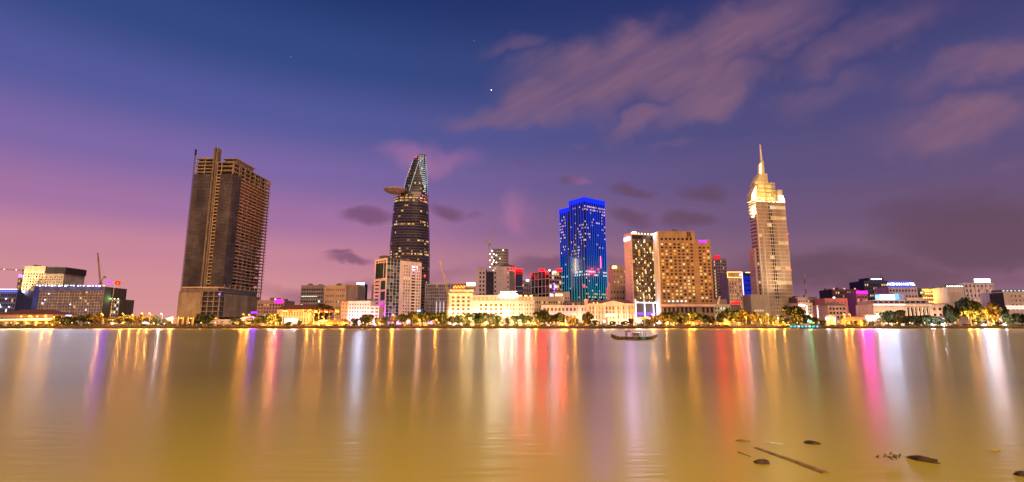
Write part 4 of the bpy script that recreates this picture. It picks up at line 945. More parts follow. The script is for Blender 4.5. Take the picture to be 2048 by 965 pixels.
# tan annexes
b = flat('tan_annex', 'long plain tan annex with one row of small dark windows', 'building', 1066, 1122, 610, 500, 594, 22)
b.core(TAN, 0, .5); std(b, wall('tan_annex_wall', (.58,.42,.25)), 'F', 11, 3, 5, b.H-2, .5, .3, pick(.04)); roofbits(b, 2)
b = flat('terrace_house', 'tan rooftop-terrace house with glowing awning before the blue tower', 'building', 1110, 1140, 605, 515, 584, 18)
b.core(TAN, 0, .5); std(b, wall('tan_b', (.55,.38,.27)), 'F', 6, 5, 3, b.H-4, .45, .45, pick(.08)); b.box('awning_light', emit('awning_glow', (1,.55,.22), 4), .3, b.W*.5, -.7, -.2, b.H-4, b.H-2.4); b.part('roof', MB().hip(0, b.W*.6, 0, 9, b.H, b.H+3), ROOFR)
b = flat('low_roof_house', 'low grey-roofed house tucked between the terrace house and colonial wing', 'building', 1132, 1172, 612, 480, 603, 14)
b.core(wall('taupe', (.30,.23,.19)), 0, .5); std(b, wall('taupe', (.30,.23,.19)), 'F', 7, 2, 14, b.H-1, .55, .5, pick(.25)); b.box('flat_roof', ROOFG, -.3, b.W+.3, -.5, 14, b.H, b.H+.5)
# colonial customs range
def colonial():
    b = flat('colonial_pediment_building', 'pink colonial building with triangular pediment and dark tiled roof', 'building', 1176, 1270, 640, 458, 609.5, 24, seed=4)
    o = b.o; W, H, D = b.W, b.H, b.D; CW = wall('colonial_wall', (.72,.56,.48)); TR = wall('colonial_trim', (.80,.68,.60))
    b.core(CW, 0, .6); SHU = [WIN_O, WARM[2], wall('mauve_shutter', (.22,.12,.11))]
    cols = ev(W*.02, W*.34, 5, .42) + ev(W*.37, W*.58, 3, .5) + ev(W*.62, W*.98, 6, .42); rows = [(1.2, 4.2), (6.2, 9.4), (10.6, 13.8), (H-4.6, H-1.6)]
    b.skin('F', W, 0, H, cols, rows, CW, lambda r, i, j: r.choice(SHU), .5)
    for j in range(4):
        b.box('string_course', TR, 0, W, -.3, -.02, rows[j][0]-.9, rows[j][0]-.5)
        for (a, c) in cols: b.box('window_sill', TR, a-.15, c+.15, -.42, -.02, rows[j][0]-.25, rows[j][0])
    for (a, c) in [(0, .9)] + [(W*t-.5, W*t+.5) for t in (.16, .355, .60, .72, .84)] + [(W-.9, W)]: b.box('pilaster', TR, a, c, -.5, -.02, 0, H)
    b.box('cornice', TR, -.5, W+.5, -1, .5, H, H+.8); zr = b.zp(599.5, 1220); b.part('roof', MB().hip(0, W, .5, D, H+.8, zr, .2, 3), ROOFR)
    u0, u1 = X(1206,610,457)-b.C[0], X(1247,610,457)-b.C[0]; zp_ = b.zp(603.2, 1226)
    b.part('pediment', MB().slab([(u0, H+.82), (u1, H+.82), ((u0+u1)/2, zp_)], -1.1, .4), CW); b.part('pediment_moulding', MB().tube((u0-.3, -1.2, H+.95), ((u0+u1)/2, -1.2, zp_+.3), .35, n=4).tube((u1+.3, -1.2, H+.95), ((u0+u1)/2, -1.2, zp_+.3), .35, n=4), TR)
    b.box('balcony', emit('balcony_glow', (1,.78,.36), 3.2), W*.38, W*.57, -1.2, -.6, 8.6, 10.4); b.box('roof_lamp', GOLDL(40), W*.12, W*.135, -.6, 0, H+1.2, H+1.9); b.box('roof_lamp', GOLDL(40), W*.20, W*.215, -.6, 0, H+1.2, H+1.9)
    b.box('gable_stack', PINKW, -2.5, .4, 2, 6, H-2, zr+.5)
    # left wing
    xw = X(1083,640,458)-b.C[0]; Lw = -xw; Hw = b.zp(612, 1100); PKW = wall('pink_wing', (.70,.54,.56))
    b.box('wall', PKW, xw, -.05, .9, D, 0, Hw-.05); b.skin('F', Lw-.05, 0, Hw, ev(1, Lw*.76, 9, .6)+ev(Lw*.86, Lw-1, 2, .55), [(1.5,4.2), (6.5,9.2), (Hw-4.6,Hw-1.8)], PKW, lambda r, i, j: r.choice([WIN_O, wall('mauve_pane', (.16,.08,.10), .3), WARM[4]]), .5, o=(xw, .3))
    b.box('cornice', TR, xw-.4, 0, -.3, 1.2, Hw, Hw+.5); b.box('flat_roof', ROOFG, xw-.3, -2.6, 1.3, D, Hw, Hw+.6); b.box('stair_bay', wall('bay_white', (.78,.66,.62)), xw+Lw*.78, xw+Lw*.85, -.3, .28, 0, Hw-.1)
    for i, (x, pw, c) in enumerate(((xw+8, 1500, (1,.6,.7)), (xw+22, 1800, (1,.62,.62)), (xw+34, 2600, (1,.72,.5)), (W*.12, 1800, (1,.66,.42)), (W*.45, 2200, (1,.72,.40)), (W*.68, 1800, (1,.6,.42)), (W*.9, 2400, (1,.62,.5)))):
        flood((b.C[0]+x, b.C[1]-7, GZ), (b.C[0]+x, b.C[1], GZ+9), pw*.65, c, 'black floodlight on the kerb before the colonial pediment building', 'floodlights at the colonial building')
    b.box('red_lantern_sign', emit('red_orange', (1,.10,.02), 3), X(1259,622,458)-b.C[0], X(1266,622,458)-b.C[0], -1.4, -1, b.zp(626, 1262), b.zp(618, 1262))
colonial()
# tan towers behind
b = flat('tan_back_tower', 'plain tan tower with a lit roof corner behind the colonial roof', 'tower', 1226, 1262, 590, 560, 533, 22)
b.core(wall('tan_back', (.42,.27,.20)), 0, .5); std(b, wall('tan_back', (.42,.27,.20)), 'F', 5, 10, 4, b.H-3, .25, .3, pick(.2, [WARM[3]])); b.box('roof_lamp', GOLDL(8), 0, 5, -.5, 0, b.H-2.4, b.H+.4); roofbits(b, 4)
b = flat('tan_back_house', 'tan stepped house with three small window rows behind the pediment', 'building', 1220, 1264, 604, 520, 573, 18)
b.core(wall('tan_c', (.55,.38,.27)), 0, .5); std(b, wall('tan_c', (.55,.38,.27)), 'F', 7, 5, 6, b.H-3, .4, .35, pick(.05)); b.box('stair_tower', wall('tan_c2', (.55,.38,.27)), .4, 6, .7, 8, b.H, b.H+4)

# dark checkered hotel
def checker_hotel():
    b = corner('checkered_dark_hotel', 'dark hotel with chequered glass front and blank pink side wall', 'hotel', 1252, 1267.5, 1321, 605, 475, 16, 465, seed=12)
    o = b.o; W, H, D = b.W, b.H, b.D; PS = wall('pink_side', (.66,.48,.46))
    zb = b.zp(605, 1300); n, m = 9, 18; rng = random.Random(31)
    b.box('wall', PS, 0, .9, .5, D, 0, H); b.box('wall', G_DARK, .92, W-.1, .6, D, zb, H-2)
    for j in range(14): b.box('joint', wall('pink_joint', (.40,.27,.26)), -.12, .0, .6, D*.35, 18+j*4, 18.5+j*4)
    DG = [glass('char_pane_%d' % i, c, .18) for i, c in enumerate(((.085,.070,.058), (.14,.115,.095), (.05,.042,.036), (.20,.165,.13)))]
    LM = emit('facade_lamp', (1,.75,.42), 5)
    hh = (H-6-zb)/m; ww = (W-.9)/n
    for j in range(m):
        for i in range(n):
            x = .95+i*ww; z = zb+j*hh
            lit = rng.random() < (.26 if j < m-1 else .5)
            b.box('window', rng.choice(WARM[:4]) if lit and rng.random() < .8 else DG[(i+j) % 2 if rng.random() < .8 else 3], x+ww*.04, x+ww*(.60 if lit else .94), -.05-.18*((i+j) % 2), .5, z+hh*.06, z+hh*.94)
            if (i+j) % 2 == 0 and rng.random() < .62: b.box('facade_lamp', LM, x+ww*.96, x+ww*1.06, -.5, -.3, z, z+hh*.3)
    b.box('sky_bar', wall('bar_wall', (.10,.08,.06)), 1, W, 1, D*.8, H-6, H-2.3); b.box('bar_window', WARM[2], 1.5, W*.3, .7, .98, H-5.2, H-3); b.box('roof_slab', PS, -.2, W+.2, -.4, D, H-2.2, H-1.4)
    for i in range(8): b.box('roof_lamp', GOLDL(7), 1+i*W/8.3, 2+i*W/8.3, .2, .8, H-1.2, H-.2)
    b.box('roof_lamp', BLUEW(30), 1.2, W*.2, -.3, .2, H-.9, H+.6)
    b.box('side_sign', emit('lilac_sign', (.80,.55,1), 26), -.6, -.2, D*.15, D*.9, H-7, H-3.6)
    b.part('antenna', MB().tube((W*.02, 5, H-1), (W*.02, 5, H+5), .12, n=4), BLACK)
    b.box('podium', G_GREY, 1, W+1, -1.2, D, 0, zb-1); b.box('podium_band', wall('podium_white', (.6,.55,.58)), .8, W+1.2, -1.6, 1, zb-1, zb-.1)
    NE = emit('portal_neon', (.85,.82,1), 5)
    for t in (0, .33, .66, 1.0): b.box('neon_strip', NE, .7+t*(W-.1), 1.05+t*(W-.1), -2.0, -1.65, 0, zb-.5)
    b.box('neon_strip', NE, .7, W+1, -2.0, -1.65, zb-.4, zb); b.box('purple_band', emit('violet_band', (.28,.10,1), 1.6), 1.2, W, -1.5, -1.25, zb*.45, zb*.58); b.box('gold_band', emit('gold_band', (1,.55,.15), 1.4), 1.2, W, -1.5, -1.25, zb*.25, zb*.38)
    b.box('entrance_light', WHITEL(14), -1, 4.0, -2.6, -2.2, 1.5, 6.5)
checker_hotel()
# big hotel with the letter R
def r_hotel():
    b = flat('letter_r_hotel', 'broad tan hotel with rows of lit windows and a dark letter R', 'hotel', 1323.5, 1429.5, 626, 468, 464, 26, yaw=2, seed=14)
    o = b.o; W, D = b.W, b.D; H = b.zp(464, 1316); Hs = b.zp(478.5, 1400); TW = wall('hotel_tan', (.27,.18,.112)); xs = W*.705
    b.box('wall', TW, 0, xs, .7, D, 0, H-.05); b.box('wall', TW, xs+.02, W, .7, D, 0, Hs-.05)
    n = 12; zlo = b.zp(606, 1370); zhi = b.zp(485.5, 1370); rows = ev(zlo, zhi, 18, .56); cols = ev(W*.028, W*.99, n, .58)
    rng = random.Random(17); WD = [G_DARK, wall('curtain_brown', (.10,.065,.045)), G_BROWN]
    def pk(r, i, j): return r.choice(WARM[:4]) if r.random() < (.40 if j > 0 else .7) else r.choice(WD)
    low = [(5.5, 9.5), (zlo-9.0, zlo-4.2)]
    ca = [c for c in cols if c[1] < xs]; cb = [(c[0]-xs, c[1]-xs) for c in cols if c[0] >= xs]
    b.skin('F', xs, 0, H, ca, low+rows+[(zhi+2.4, zhi+4.4)], TW, lambda r, i, j: (WARM[2] if r.random() < .3 else WIN_O) if j == 0 else G_DARK if j == 1 else COOL[0] if j == 2 and 1 <= i <= 5 else pk(r, i, j-2) if j < 20 else G_DARK, .6, o=(0, 0)); b.skin('F', W-xs, 0, Hs, cb, low+rows[:17], TW, lambda r, i, j: WIN_O if j == 0 else G_DARK if j == 1 else pk(r, i, j-1), .6, o=(xs, 0))
    for j in range(18): b.box('sill_band', wall('hotel_band', (.33,.225,.145)), .3, W-.3, -.22, -.02, rows[j][0]-.35, rows[j][0]-.05)
    b.box('edge_pier', wall('pier_pale', (.62,.50,.42)), -1.1, -.02, -.4, D, 0, H); b.box('parapet', TW, -.2, xs+.1, -.3, D, H, H+.7); b.box('podium_band', PINKW, -.3, W+.8, -.8, -.25, zlo-3.4, zlo-1.4)
    b.words('R', 8.4, wall('letter_dark', (.035,.03,.03)), W*.60, b.zp(471, 1377), .3); b.sign('purple_sign', PURP(3), 'F', W*.85, b.zp(482.5, 1405), W*.15, 1.7)
    b.part('satellite_dome', MB().ball((W*.38, 8, H+1.6), 3.0, 12, 6, .9), DGREY); b.part('antenna', MB().tube((W*.56, 4, H+.5), (W*.56, 4, H+5), .12, n=4), BLACK)
    b.box('porch', wall('porch_red', (.42,.14,.09)), W*.05, W*.98, -1.6, -.3, 0, 4.6)
    for i in range(8): b.box('porch_light', GOLDL(10), W*(.07+.115*i), W*(.07+.115*i)+1.6, -1.95, -1.65, 1.5, 3.6)
r_hotel()
# tower with red sign
b = corner('red_topped_tower', 'slim grey apartment tower with a red rooftop sign and floor bands', 'tower', 1428, 1446, 1458, 605, 600, 40, 516.5)
b.box('wall', DGREY, .5, b.W, .5, b.D, 0, b.H-.1); BW = wall('band_mauve', (.40,.30,.30))
b.skin('L', b.D, 0, b.H, ev(.5, b.D-.5, 5, .8), ev(3, b.H-2, 20, .6), BW, lambda r, i, j: WARM[1] if i == 1 and r.random() < .85 else r.choice([G_DARK, G_GREY]), .4); b.skin('F', b.W, 0, b.H, ev(.5, b.W-.5, 5, .8), ev(3, b.H-2, 20, .6), BW, pick(.05), .4)
b.box('red_sign', RED(45), -.6, 0, .5, b.D*.62, b.H+.2, b.H+2.6); b.box('red_sign_back', wall('red_fascia', (.4,.02,.02)), 0.02, .6, .2, b.D*.75, b.H, b.H+3.4); roofbits(b, 2)
# hotel outlined in orange neon and the blue block
b = flat('orange_outlined_hotel', 'mauve hotel with its crown outlined in orange neon', 'hotel', 1459, 1487, 605, 560, 544.5, 20)
b.core(wall('hotel_mauve', (.46,.32,.30)), 0, .5); std(b, wall('hotel_mauve', (.46,.32,.30)), 'F', 5, 12, 4, b.H-7, .35, .45, pick(.5, [WARM[1], WARM[0]])); ON = emit('orange_neon', (1,.42,.05), 5)
for (x0, x1, z0, z1) in ((-.6, b.W+.4, b.H-.3, b.H+.1), (-.4, b.W+.4, b.H-6.3, b.H-5.9), (-.6, -.2, b.H-6, b.H), (b.W+.1, b.W+.5, b.H-6, b.H)): b.box('neon_strip', ON, x0, x1, -.7, -.4, z0, z1)
b.sign('lilac_sign', emit('lilac_sign', (.80,.55,1), 26), 'F', b.W*.92, b.H-3, 2.6, 1.3, proud=1)
b = flat('blue_neon_block', 'deep blue lit block edged with violet neon beside the spired tower', 'building', 1487, 1512, 592, 590, 546, 20)
b.core(G_NAVY, 0, .2); VN = emit('violet_neon', (.50,.35,1), 7)
std(b, wall('blue_frame', (.05,.05,.30)), 'F', 4, 9, 6, b.H-3, .82, .8, lambda r, i, j: COOL[1] if i == 3 and j > 3 else emit('deep_blue_pane', (.02,.05,.9), .5, False), recess=.2)
b.box('neon_strip', VN, -.3, .3, -.7, -.3, 0, b.H); b.box('neon_strip', VN, 0, b.W, -.7, -.3, 13, 13.7); b.box('neon_strip', GOLDL(5), b.W*.3, b.W, -.7, -.3, b.H, b.H+.6); b.box('purple_sign', PURP(14), b.W*.15, b.W*.85, -.9, -.4, 9, 10.6)
b.box('red_sign', emit('red_sign_soft', (1,.03,.04), 6), b.W*.45, b.W*.75, -.8, -.4, 16.5, 18.5)
# its podium with red sign
b = flat('green_lit_podium', 'low pale building with a greenish glow and a red sign behind trees', 'building', 1429, 1487, 640, 490, 609, 20)
b.core(wall('green_grey', (.40,.42,.34)), 0, .5); std(b, wall('green_grey', (.40,.42,.34)), 'F', 10, 4, 3, b.H-2, .5, .5, pick(.25, COOL+WARM[:1])); b.sign('red_sign', RED(30), 'F', X(1471,606,490)-b.C[0], b.H+1.2, 9, 1.9)
b.box('porch', DGREY, X(1462,606,490)-b.C[0], X(1480,606,490)-b.C[0], -.6, -.1, 6, b.H); b.part('white_fin', MB().slab([(4, b.H), (6, b.H), (8, b.H+8), (7, b.H+8)], 2, 4), WHITE); b.box('roof_room', wall('mauve_shade', (.26,.19,.20)), 1, 14, 3, 14, b.H, b.H+5)
pl = thing('floodlit_pole', 'slender floodlit pole in front of the orange-outlined hotel', 'pole', (X(1473,640,500), 500, GZ)); MB().tube((0,0,0), (0,0,Z(1471,556,500)-GZ), .5, .25, n=6).build('shaft', wall('pole_cream', (.7,.45,.28)), pl); MB().ball((0,0,Z(1471,556,500)-GZ), .5, 6, 4).build('finial', STEEL, pl)
flood((X(1473,640,496), 496, GZ+4), (X(1472,590,500), 500, 30), 1500, (1,.6,.3), 'black floodlight at the foot of the slender pole', 'pole floodlight', .5)
# ------------------------------------------------------------------ right-hand end of the bank
def lattice_mast():
    Y0 = 620; x = X(1612, 590, Y0); h = Z(1612, 548, Y0)-GZ
    o = thing('lattice_mast', 'thin red and white lattice telecom mast on the dark rooftop', 'mast', (x, Y0, GZ)); RW = [wall('mast_red', (.30,.06,.05)), wall('mast_white', (.5,.42,.42))]
    for k in range(10):
        z0, z1 = h*k/10, h*(k+1)/10; w0, w1 = 3*(1-k/11), 3*(1-(k+1)/11); mb = MB()
        for sx in (-1, 1):
            for sy in (-1, 1): mb.tube((sx*w0/2, sy*w0/2, z0), (sx*w1/2, sy*w1/2, z1), .16, n=4)
        mb.tube((-w0/2, -w0/2, z0), (w1/2, -w1/2, z1), .12, n=4).tube((w0/2, -w0/2, z0), (-w1/2, -w1/2, z1), .12, n=4)
        mb.build('mast_section', RW[k % 2], o)
lattice_mast()
b = flat('dark_flat_block', 'dark flat-roofed block under the lattice mast', 'building', 1598, 1637, 625, 540, 594, 22)
b.core(wall('plum_wall', (.20,.13,.15)), 0, .5); std(b, wall('plum_wall', (.20,.13,.15)), 'F', 8, 7, 3, b.H-3, .5, .5, pick(.12)); roofbits(b, 6)
b = flat('cream_lit_house', 'narrow cream townhouse lit white beside the large quay tree', 'house', 1600, 1628, 645, 480, 606, 16)
b.core(CREAM, 0, .5); std(b, wall('cream_lit', (.62,.50,.40)), 'F', 5, 6, 2, b.H-2, .5, .5, pick(.3)); b.box('sign_strip', WHITEL(6), .2, b.W*.45, -.5, -.1, b.H-3, b.H-1.8); b.box('neon_strip', emit('mint_neon', (.8,1,.85), 5), b.W*.55, b.W*.6, -.5, -.1, 4, b.H-3)
b = flat('bulb_strung_house', 'small house hung with columns of white bulbs beside the coral block', 'house', 1636, 1652, 645, 500, 611, 14)
b.core(PINKW, 0, .5); std(b, PINKW, 'F', 3, 5, 2, b.H-1, .5, .5, pick(.3))
for i in range(3):
    for k in range(9): b.box('bulb', WHITEL(10), .8+i*(b.W-2)/2, 1.4+i*(b.W-2)/2, -.5, -.1, 3+k*1.7, 3.6+k*1.7)
b = flat('coral_block', 'coral-red plastered block with a white roof lamp', 'building', 1654, 1699, 640, 520, 597, 20)
b.core(wall('coral', (.62,.22,.20)), 0, .5); std(b, wall('coral', (.62,.22,.20)), 'F', 6, 5, 4, b.H-2, .3, .3, pick(.15)); b.box('roof_lamp', emit('coral_lamp', (1,.75,.6), 45), b.W*.36, b.W*.44, -.7, -.1, b.H+.1, b.H+1.2); b.part('coral_flood', MB().box(b.W*.7, b.W*.74, -2, -1.6, b.H-9, b.H-8.4), emit('pink_lamp', (1,.25,.8), 30))
b = flat('dark_roof_house', 'three-storey mauve house with a dark hipped roof before the coral block', 'house', 1659, 1696, 645, 480, 611, 16)
b.core(PINKW, 0, .5); std(b, wall('mauve_house', (.50,.36,.36)), 'F', 5, 4, 2, b.H-1.2, .66, .5, pick(.12)); b.part('roof', MB().hip(0, b.W, 0, 14, b.H, b.H+3.2), ROOFG)
b = flat('dark_apartment_block', 'dark apartment block with scattered lit windows and red roof lamps', 'apartment block', 1669, 1722, 625, 600, 579, 26)
b.core(wall('plum_dark', (.10,.06,.08)), 0, .5); std(b, wall('plum_dark', (.10,.06,.08)), 'F', 11, 9, 3, b.H-2, .6, .5, pick(.28, WARM[:4])); roofbits(b, 4)
for t in (.05, .45, .85): b.box('roof_lamp', emit('rose_lamp', (1,.12,.2), 20), b.W*t, b.W*t+1, -.4, .2, b.H+.2, b.H+1.2)
b = flat('magenta_sign_tower', 'mauve office with a glowing magenta sign on its top edge', 'office', 1718, 1741, 640, 540, 584, 18)
b.core(wall('magenta_mauve', (.32,.14,.22)), 0, .5); std(b, wall('magenta_mauve', (.32,.14,.22)), 'F', 4, 9, 3, b.H-4, .75, .45, pick(.2)); b.sign('magenta_sign', MAG(45), 'F', b.W*.5, b.H-.6, b.W*.95, 2.6)
b = flat('navy_stepped_tower', 'dark blue stepped tower with a white light strip at its crown', 'tower', 1732, 1780, 605, 640, 562, 28)
b.core(wall('navy_wall', (.05,.045,.12)), 0, .5); std(b, wall('navy_wall', (.05,.045,.12)), 'F', 11, 11, 4, b.H-3, .62, .5, pick(.24, [WARM[1], WARM[3]])); Ht = b.zp(556, 1760); b.box('crown', wall('navy_wall', (.05,.045,.12)), b.W*.25, b.W*.9, 2, 20, b.H, Ht); b.box('light_strip', emit('lilac_strip', (.85,.75,1), 22), b.W*.36, b.W*.80, 1.4, 1.9, Ht-2, Ht-1)
b.part('antenna', MB().tube((b.W*.86, 5, Ht), (b.W*.86, 5, Ht+6), .15, n=4).tube((b.W*.93, 5, b.H), (b.W*.93, 5, Ht+4), .15, n=4), BLACK)
b = flat('blue_sign_hotel', 'lilac hotel topped by blue-white glowing letters', 'hotel', 1780, 1838, 605, 560, 574, 22)
b.core(wall('lilac_wall', (.46,.36,.48)), 0, .5); std(b, wall('lilac_wall', (.46,.36,.48)), 'F', 9, 6, 3, b.H-1, .5, .38, pick(.05)); b.box('sign_board', emit('blue_board', (.03,.06,1), 2.2), b.W*.05, b.W*.82, -.4, -.1, b.H+.2, b.H+5.4)
b.words('ACEMAN HOTEL', 4.1, emit('bluewhite_letters', (.55,.62,1), 30), b.W*.44, b.H+2.7, .8)
b.box('sign_frame', DGREY, b.W*.05, b.W*.82, 0, .3, b.H, b.H+5.2)
# LED screen on the roof of the columned hall
def columned_hall():
    b = flat('columned_hall', 'long cream hall with tall dark windows between columns under the bright screen', 'building', 1750, 1903, 645, 470, 609, 24, seed=3)
    o = b.o; W, H, D = b.W, b.H, b.D; CH = wall('hall_cream', (.66,.54,.44)); f = lambda px: X(px, 640, 470)-b.C[0]
    b.core(CH, 0, .7)
    xa, xc = f(1812), f(1864)
    b.skin('F', xa, 0, H-1, ev(1, xa-1, 8, .4), [(3, 6.5), (9, 13)], CH, lambda r, i, j: r.choice([WIN_O, WARM[2], WIN_O]), .5)
    b.skin('F', xc-xa, 0, H, ev(1.5, xc-xa-1.5, 6, .5), [(4, H-3)], CH, lambda r, i, j: G_DARK, .6, o=(xa, 0)); b.skin('F', W-xc, 0, H, ev(1, W-xc-1, 3, .5), [(3.5, 6), (8.5, 11), (14, 16.4)], wall('hall_pink', (.66,.48,.42)), lambda r, i, j: r.choice([WIN_O, G_DARK]), .5, o=(xc, 0))
    for i in range(7): x = xa+1.2+(xc-xa-2.4)*i/6; b.part('column', MB().cyl(x, -.7, 2, H-1.6, .5, .42, 10), wall('column_white', (.76,.66,.58)))
    b.box('entablature', wall('column_white', (.76,.66,.58)), xa-.3, xc+.3, -1.5, -.05, H-1.6, H); b.box('cornice', CH, -.5, xa, -1.2, -.05, H-1, H); b.box('cornice_light', emit('cornice_white', (1,.88,.72), 9), -.4, xa-.4, -1.6, -1.25, H-.6, H-.05)
    b.box('attic', wall('attic_mauve', (.44,.34,.38)), f(1754), f(1866), 2, D, H+.02, b.zp(601.5, 1800)); 
    za = b.zp(601.5, 1800)
    for i in range(10): pane(o, G_BLUE, 3.4, 1.6, True, (f(1758)+i*4.9, 1.9, H+2), 'window')
    b.box('attic_roof', wall('column_white', (.76,.66,.58)), f(1752), f(1868), 1.2, D, za, za+.5); b.box('right_attic', CH, f(1826), f(1857), 3, D, za+.52, za+2.8); b.box('flat_roof', DGREY, xc, W+.5, .5, D, H, H+.7)
    z0, z1 = za+.9, b.zp(589.5, 1788); b.box('screen_frame', DGREY, f(1763), f(1823), 5, 6, za+.5, z1+1.2)
    b.box('led_screen', emit('screen_white', (.60,.68,1), 12), f(1772), f(1802), 4.4, 4.9, z0, z1); b.box('led_screen_wing', emit('screen_blue', (.10,.22,1), 6), f(1763.5), f(1771.5), 4.4, 4.9, z0, z1); b.box('led_screen_wing', emit('screen_cyan', (.15,.40,1), 2.0), f(1802.5), f(1811), 4.4, 4.9, z0, z1+1); b.box('led_screen_wing', emit('screen_mix', (.45,.35,.45), .8, False), f(1811.5), f(1822), 4.4, 4.9, z0, z1+1)
    for i in range(6): flood((b.C[0]+W*(.06+.17*i), b.C[1]-7, GZ), (b.C[0]+W*(.06+.17*i), b.C[1], GZ+10), 1700, (1,.66,.46), 'black floodlight before the columned hall', 'floodlights at the columned hall')
columned_hall()
b = flat('orange_bulb_building', 'building with rows of orange bulbs and one green lamp', 'building', 1846, 1896, 607, 560, 577, 22)
b.core(wall('bulb_wall', (.42,.26,.18)), 0, .5); std(b, wall('bulb_wall', (.42,.26,.18)), 'F', 9, 6, 3, b.H-1, .6, .45, pick(.45, WARM[:3]))
for j in range(5):
    for i in range(10):
        if b.rng.random() < .8: b.box('bulb', GOLDL(9), 1+i*(b.W-2)/10, 2.1+i*(b.W-2)/10, -.6, -.2, b.H-2-j*4.4, b.H-1.2-j*4.4)
b.box('green_lamp', emit('green_lamp', (.1,1,.25), 25), -1.2, 0, -.5, .2, b.H-5.5, b.H-4.2); b.box('orange_sign', emit('orange_sign', (1,.25,.03), 5), b.W*.1, b.W*.36, -1, -.7, b.H-4, b.H-1.6)
b = flat('white_sign_hotel', 'pale stepped hotel with a dazzling white rooftop sign above large trees', 'hotel', 1899, 1992, 610, 540, 575, 26)
xa = b.W*.36; Hr = b.zp(566, 1950); LW = wall('pale_hotel', (.54,.42,.40)); b.box('wall', LW, 0, xa, 0, b.D, 0, b.H); b.box('blank_panel', wall('panel_tan', (.46,.34,.30)), xa*.12, xa*.85, -.2, -.02, 6, b.H-5)
b.box('wall', LW, xa+.02, b.W, .7, b.D, 0, Hr-.05); b.skin('F', b.W-xa, 0, Hr, ev(1, b.W-xa-1, 7, .6), ev(4, Hr-1, 8, .42), LW, pick(.22, WARM[:3]), .5, o=(xa+.02, 0)); roofbits(b, 6, b.H, 0, xa)
for i in range(7): b.box('bar_lamp', emit('mint_lamp', (.8,1,.75), 7), .5+i*xa/7, 1.4+i*xa/7, .2, .8, b.H+.6, b.H+1.6)
b.box('rooftop_sign', emit('sign_white_hot', (.80,.80,1), 20), b.W*.60, b.W*.94, -.8, -.4, Hr+.4, Hr+4.0); b.box('sign_frame', DGREY, b.W*.60, b.W*.94, -.3, 0, Hr, Hr+3.8)
for i in range(9): b.box('balcony_pier', LW, xa+(b.W-xa)*i/8-.3+(.3 if i == 0 else 0), xa+(b.W-xa)*i/8+.3, -.5, -.02, 0, Hr)
b = flat('dark_edged_block', 'pale block with a dark glass edge at the end of the bank', 'building', 2014, 2085, 640, 500, 584, 24)
b.core(LW, 0, .5); std(b, LW, 'F', 7, 6, 5, b.H-2, .35, .35, pick(.06), u0=6); b.box('glass_edge', G_NAVY, -2.2, -.02, -.3, 12, 0, b.H-1); b.box('roof_bar', DGREY, 0, b.W, 1, 12, b.H, b.H+2)
for i in range(8): b.box('bar_lamp', COOL[1], 1+i*b.W/9, 2.5+i*b.W/9, .6, .98, b.H+.6, b.H+1.4)
for zz in (b.zp(613.5, 2030), b.zp(617.5, 2030)): b.box('light_strip', emit('strip_warm', (1,.70,.5), 3.5), 1, b.W, -.6, -.3, zz-.25, zz+.25)
# ------------------------------------------------------------------ trees
ORD = 'first second third fourth fifth sixth seventh eighth ninth tenth eleventh twelfth thirteenth'.split()
LEAF = [wall('leaf_%d' % i, c, .6, var=.35, scale=.9) for i, c in enumerate(((.034,.044,.011), (.026,.042,.012), (.044,.042,.012), (.018,.034,.012)))]
BARK = wall('bark', (.09,.06,.04), var=.3, scale=2)
def crown_mesh(seed, n, flat_=.62, lobes=7, cone=False):
    r = random.Random(seed); mb = MB(); L = []
    for k in range(lobes):
        a = r.uniform(0, 6.28); d = r.uniform(.15, .68)
        L.append((d*math.cos(a), d*math.sin(a), r.uniform(-.5, .45)*flat_*1.6, r.uniform(.26, .46)))
    for i in range(n):
        lx, ly, lz, lr = r.choice(L); v = Vector((r.gauss(0, 1), r.gauss(0, 1), r.gauss(0, 1))).normalized() * lr * r.uniform(.45, 1.08)
        p = Vector((lx+v.x, ly+v.y, lz+v.z*.75))
        if cone: t = r.random(); a = r.uniform(0, 6.28); q = (1-t)*.62*r.uniform(.4, 1); p = Vector((q*math.cos(a), q*math.sin(a), -.9+1.9*t))
        s = r.uniform(.04, .10); a = Vector((r.gauss(0, 1), r.gauss(0, 1), r.gauss(0, .6))).normalized(); c = a.orthogonal().normalized(); c.rotate(__import__('mathutils').Quaternion(a, r.uniform(0, 6.28)))
        e = a.cross(c); mb.quad(p-c*s*1.5, p-e*s*.8, p+c*s*1.5, p+e*s*.8)
    return mb
def trunk_mesh(seed, h):
    r = random.Random(seed); mb = MB(); p = Vector((0, 0, 0)); q = Vector((r.uniform(-.06, .06), r.uniform(-.06, .06), h*.55)); mb.tube(p, q, .075, .05, 7)
    for k in range(6):
        a = k*1.05+r.uniform(-.3, .3); e = Vector((math.cos(a)*r.uniform(.25, .55), math.sin(a)*r.uniform(.25, .55), h+r.uniform(-.1, .35))); m = q.lerp(e, .5)+Vector((0, 0, -.06)); mb.tube(q, m, .036, .022, 5); mb.tube(m, e, .022, .008, 4)
    return mb
CROWN = []; TRUNK = []
for k in range(8): CROWN.append([crown_mesh(k*3+1, 2200, .5+.06*(k % 3), 6+k % 4).mesh('crown', LEAF[(k+q) % 4]) for q in range(2)]); TRUNK.append(trunk_mesh(k, 1.0).mesh('trunk', BARK))
CONE = crown_mesh(77, 1100, cone=True).mesh('crown', LEAF[3])
trng = random.Random(50)
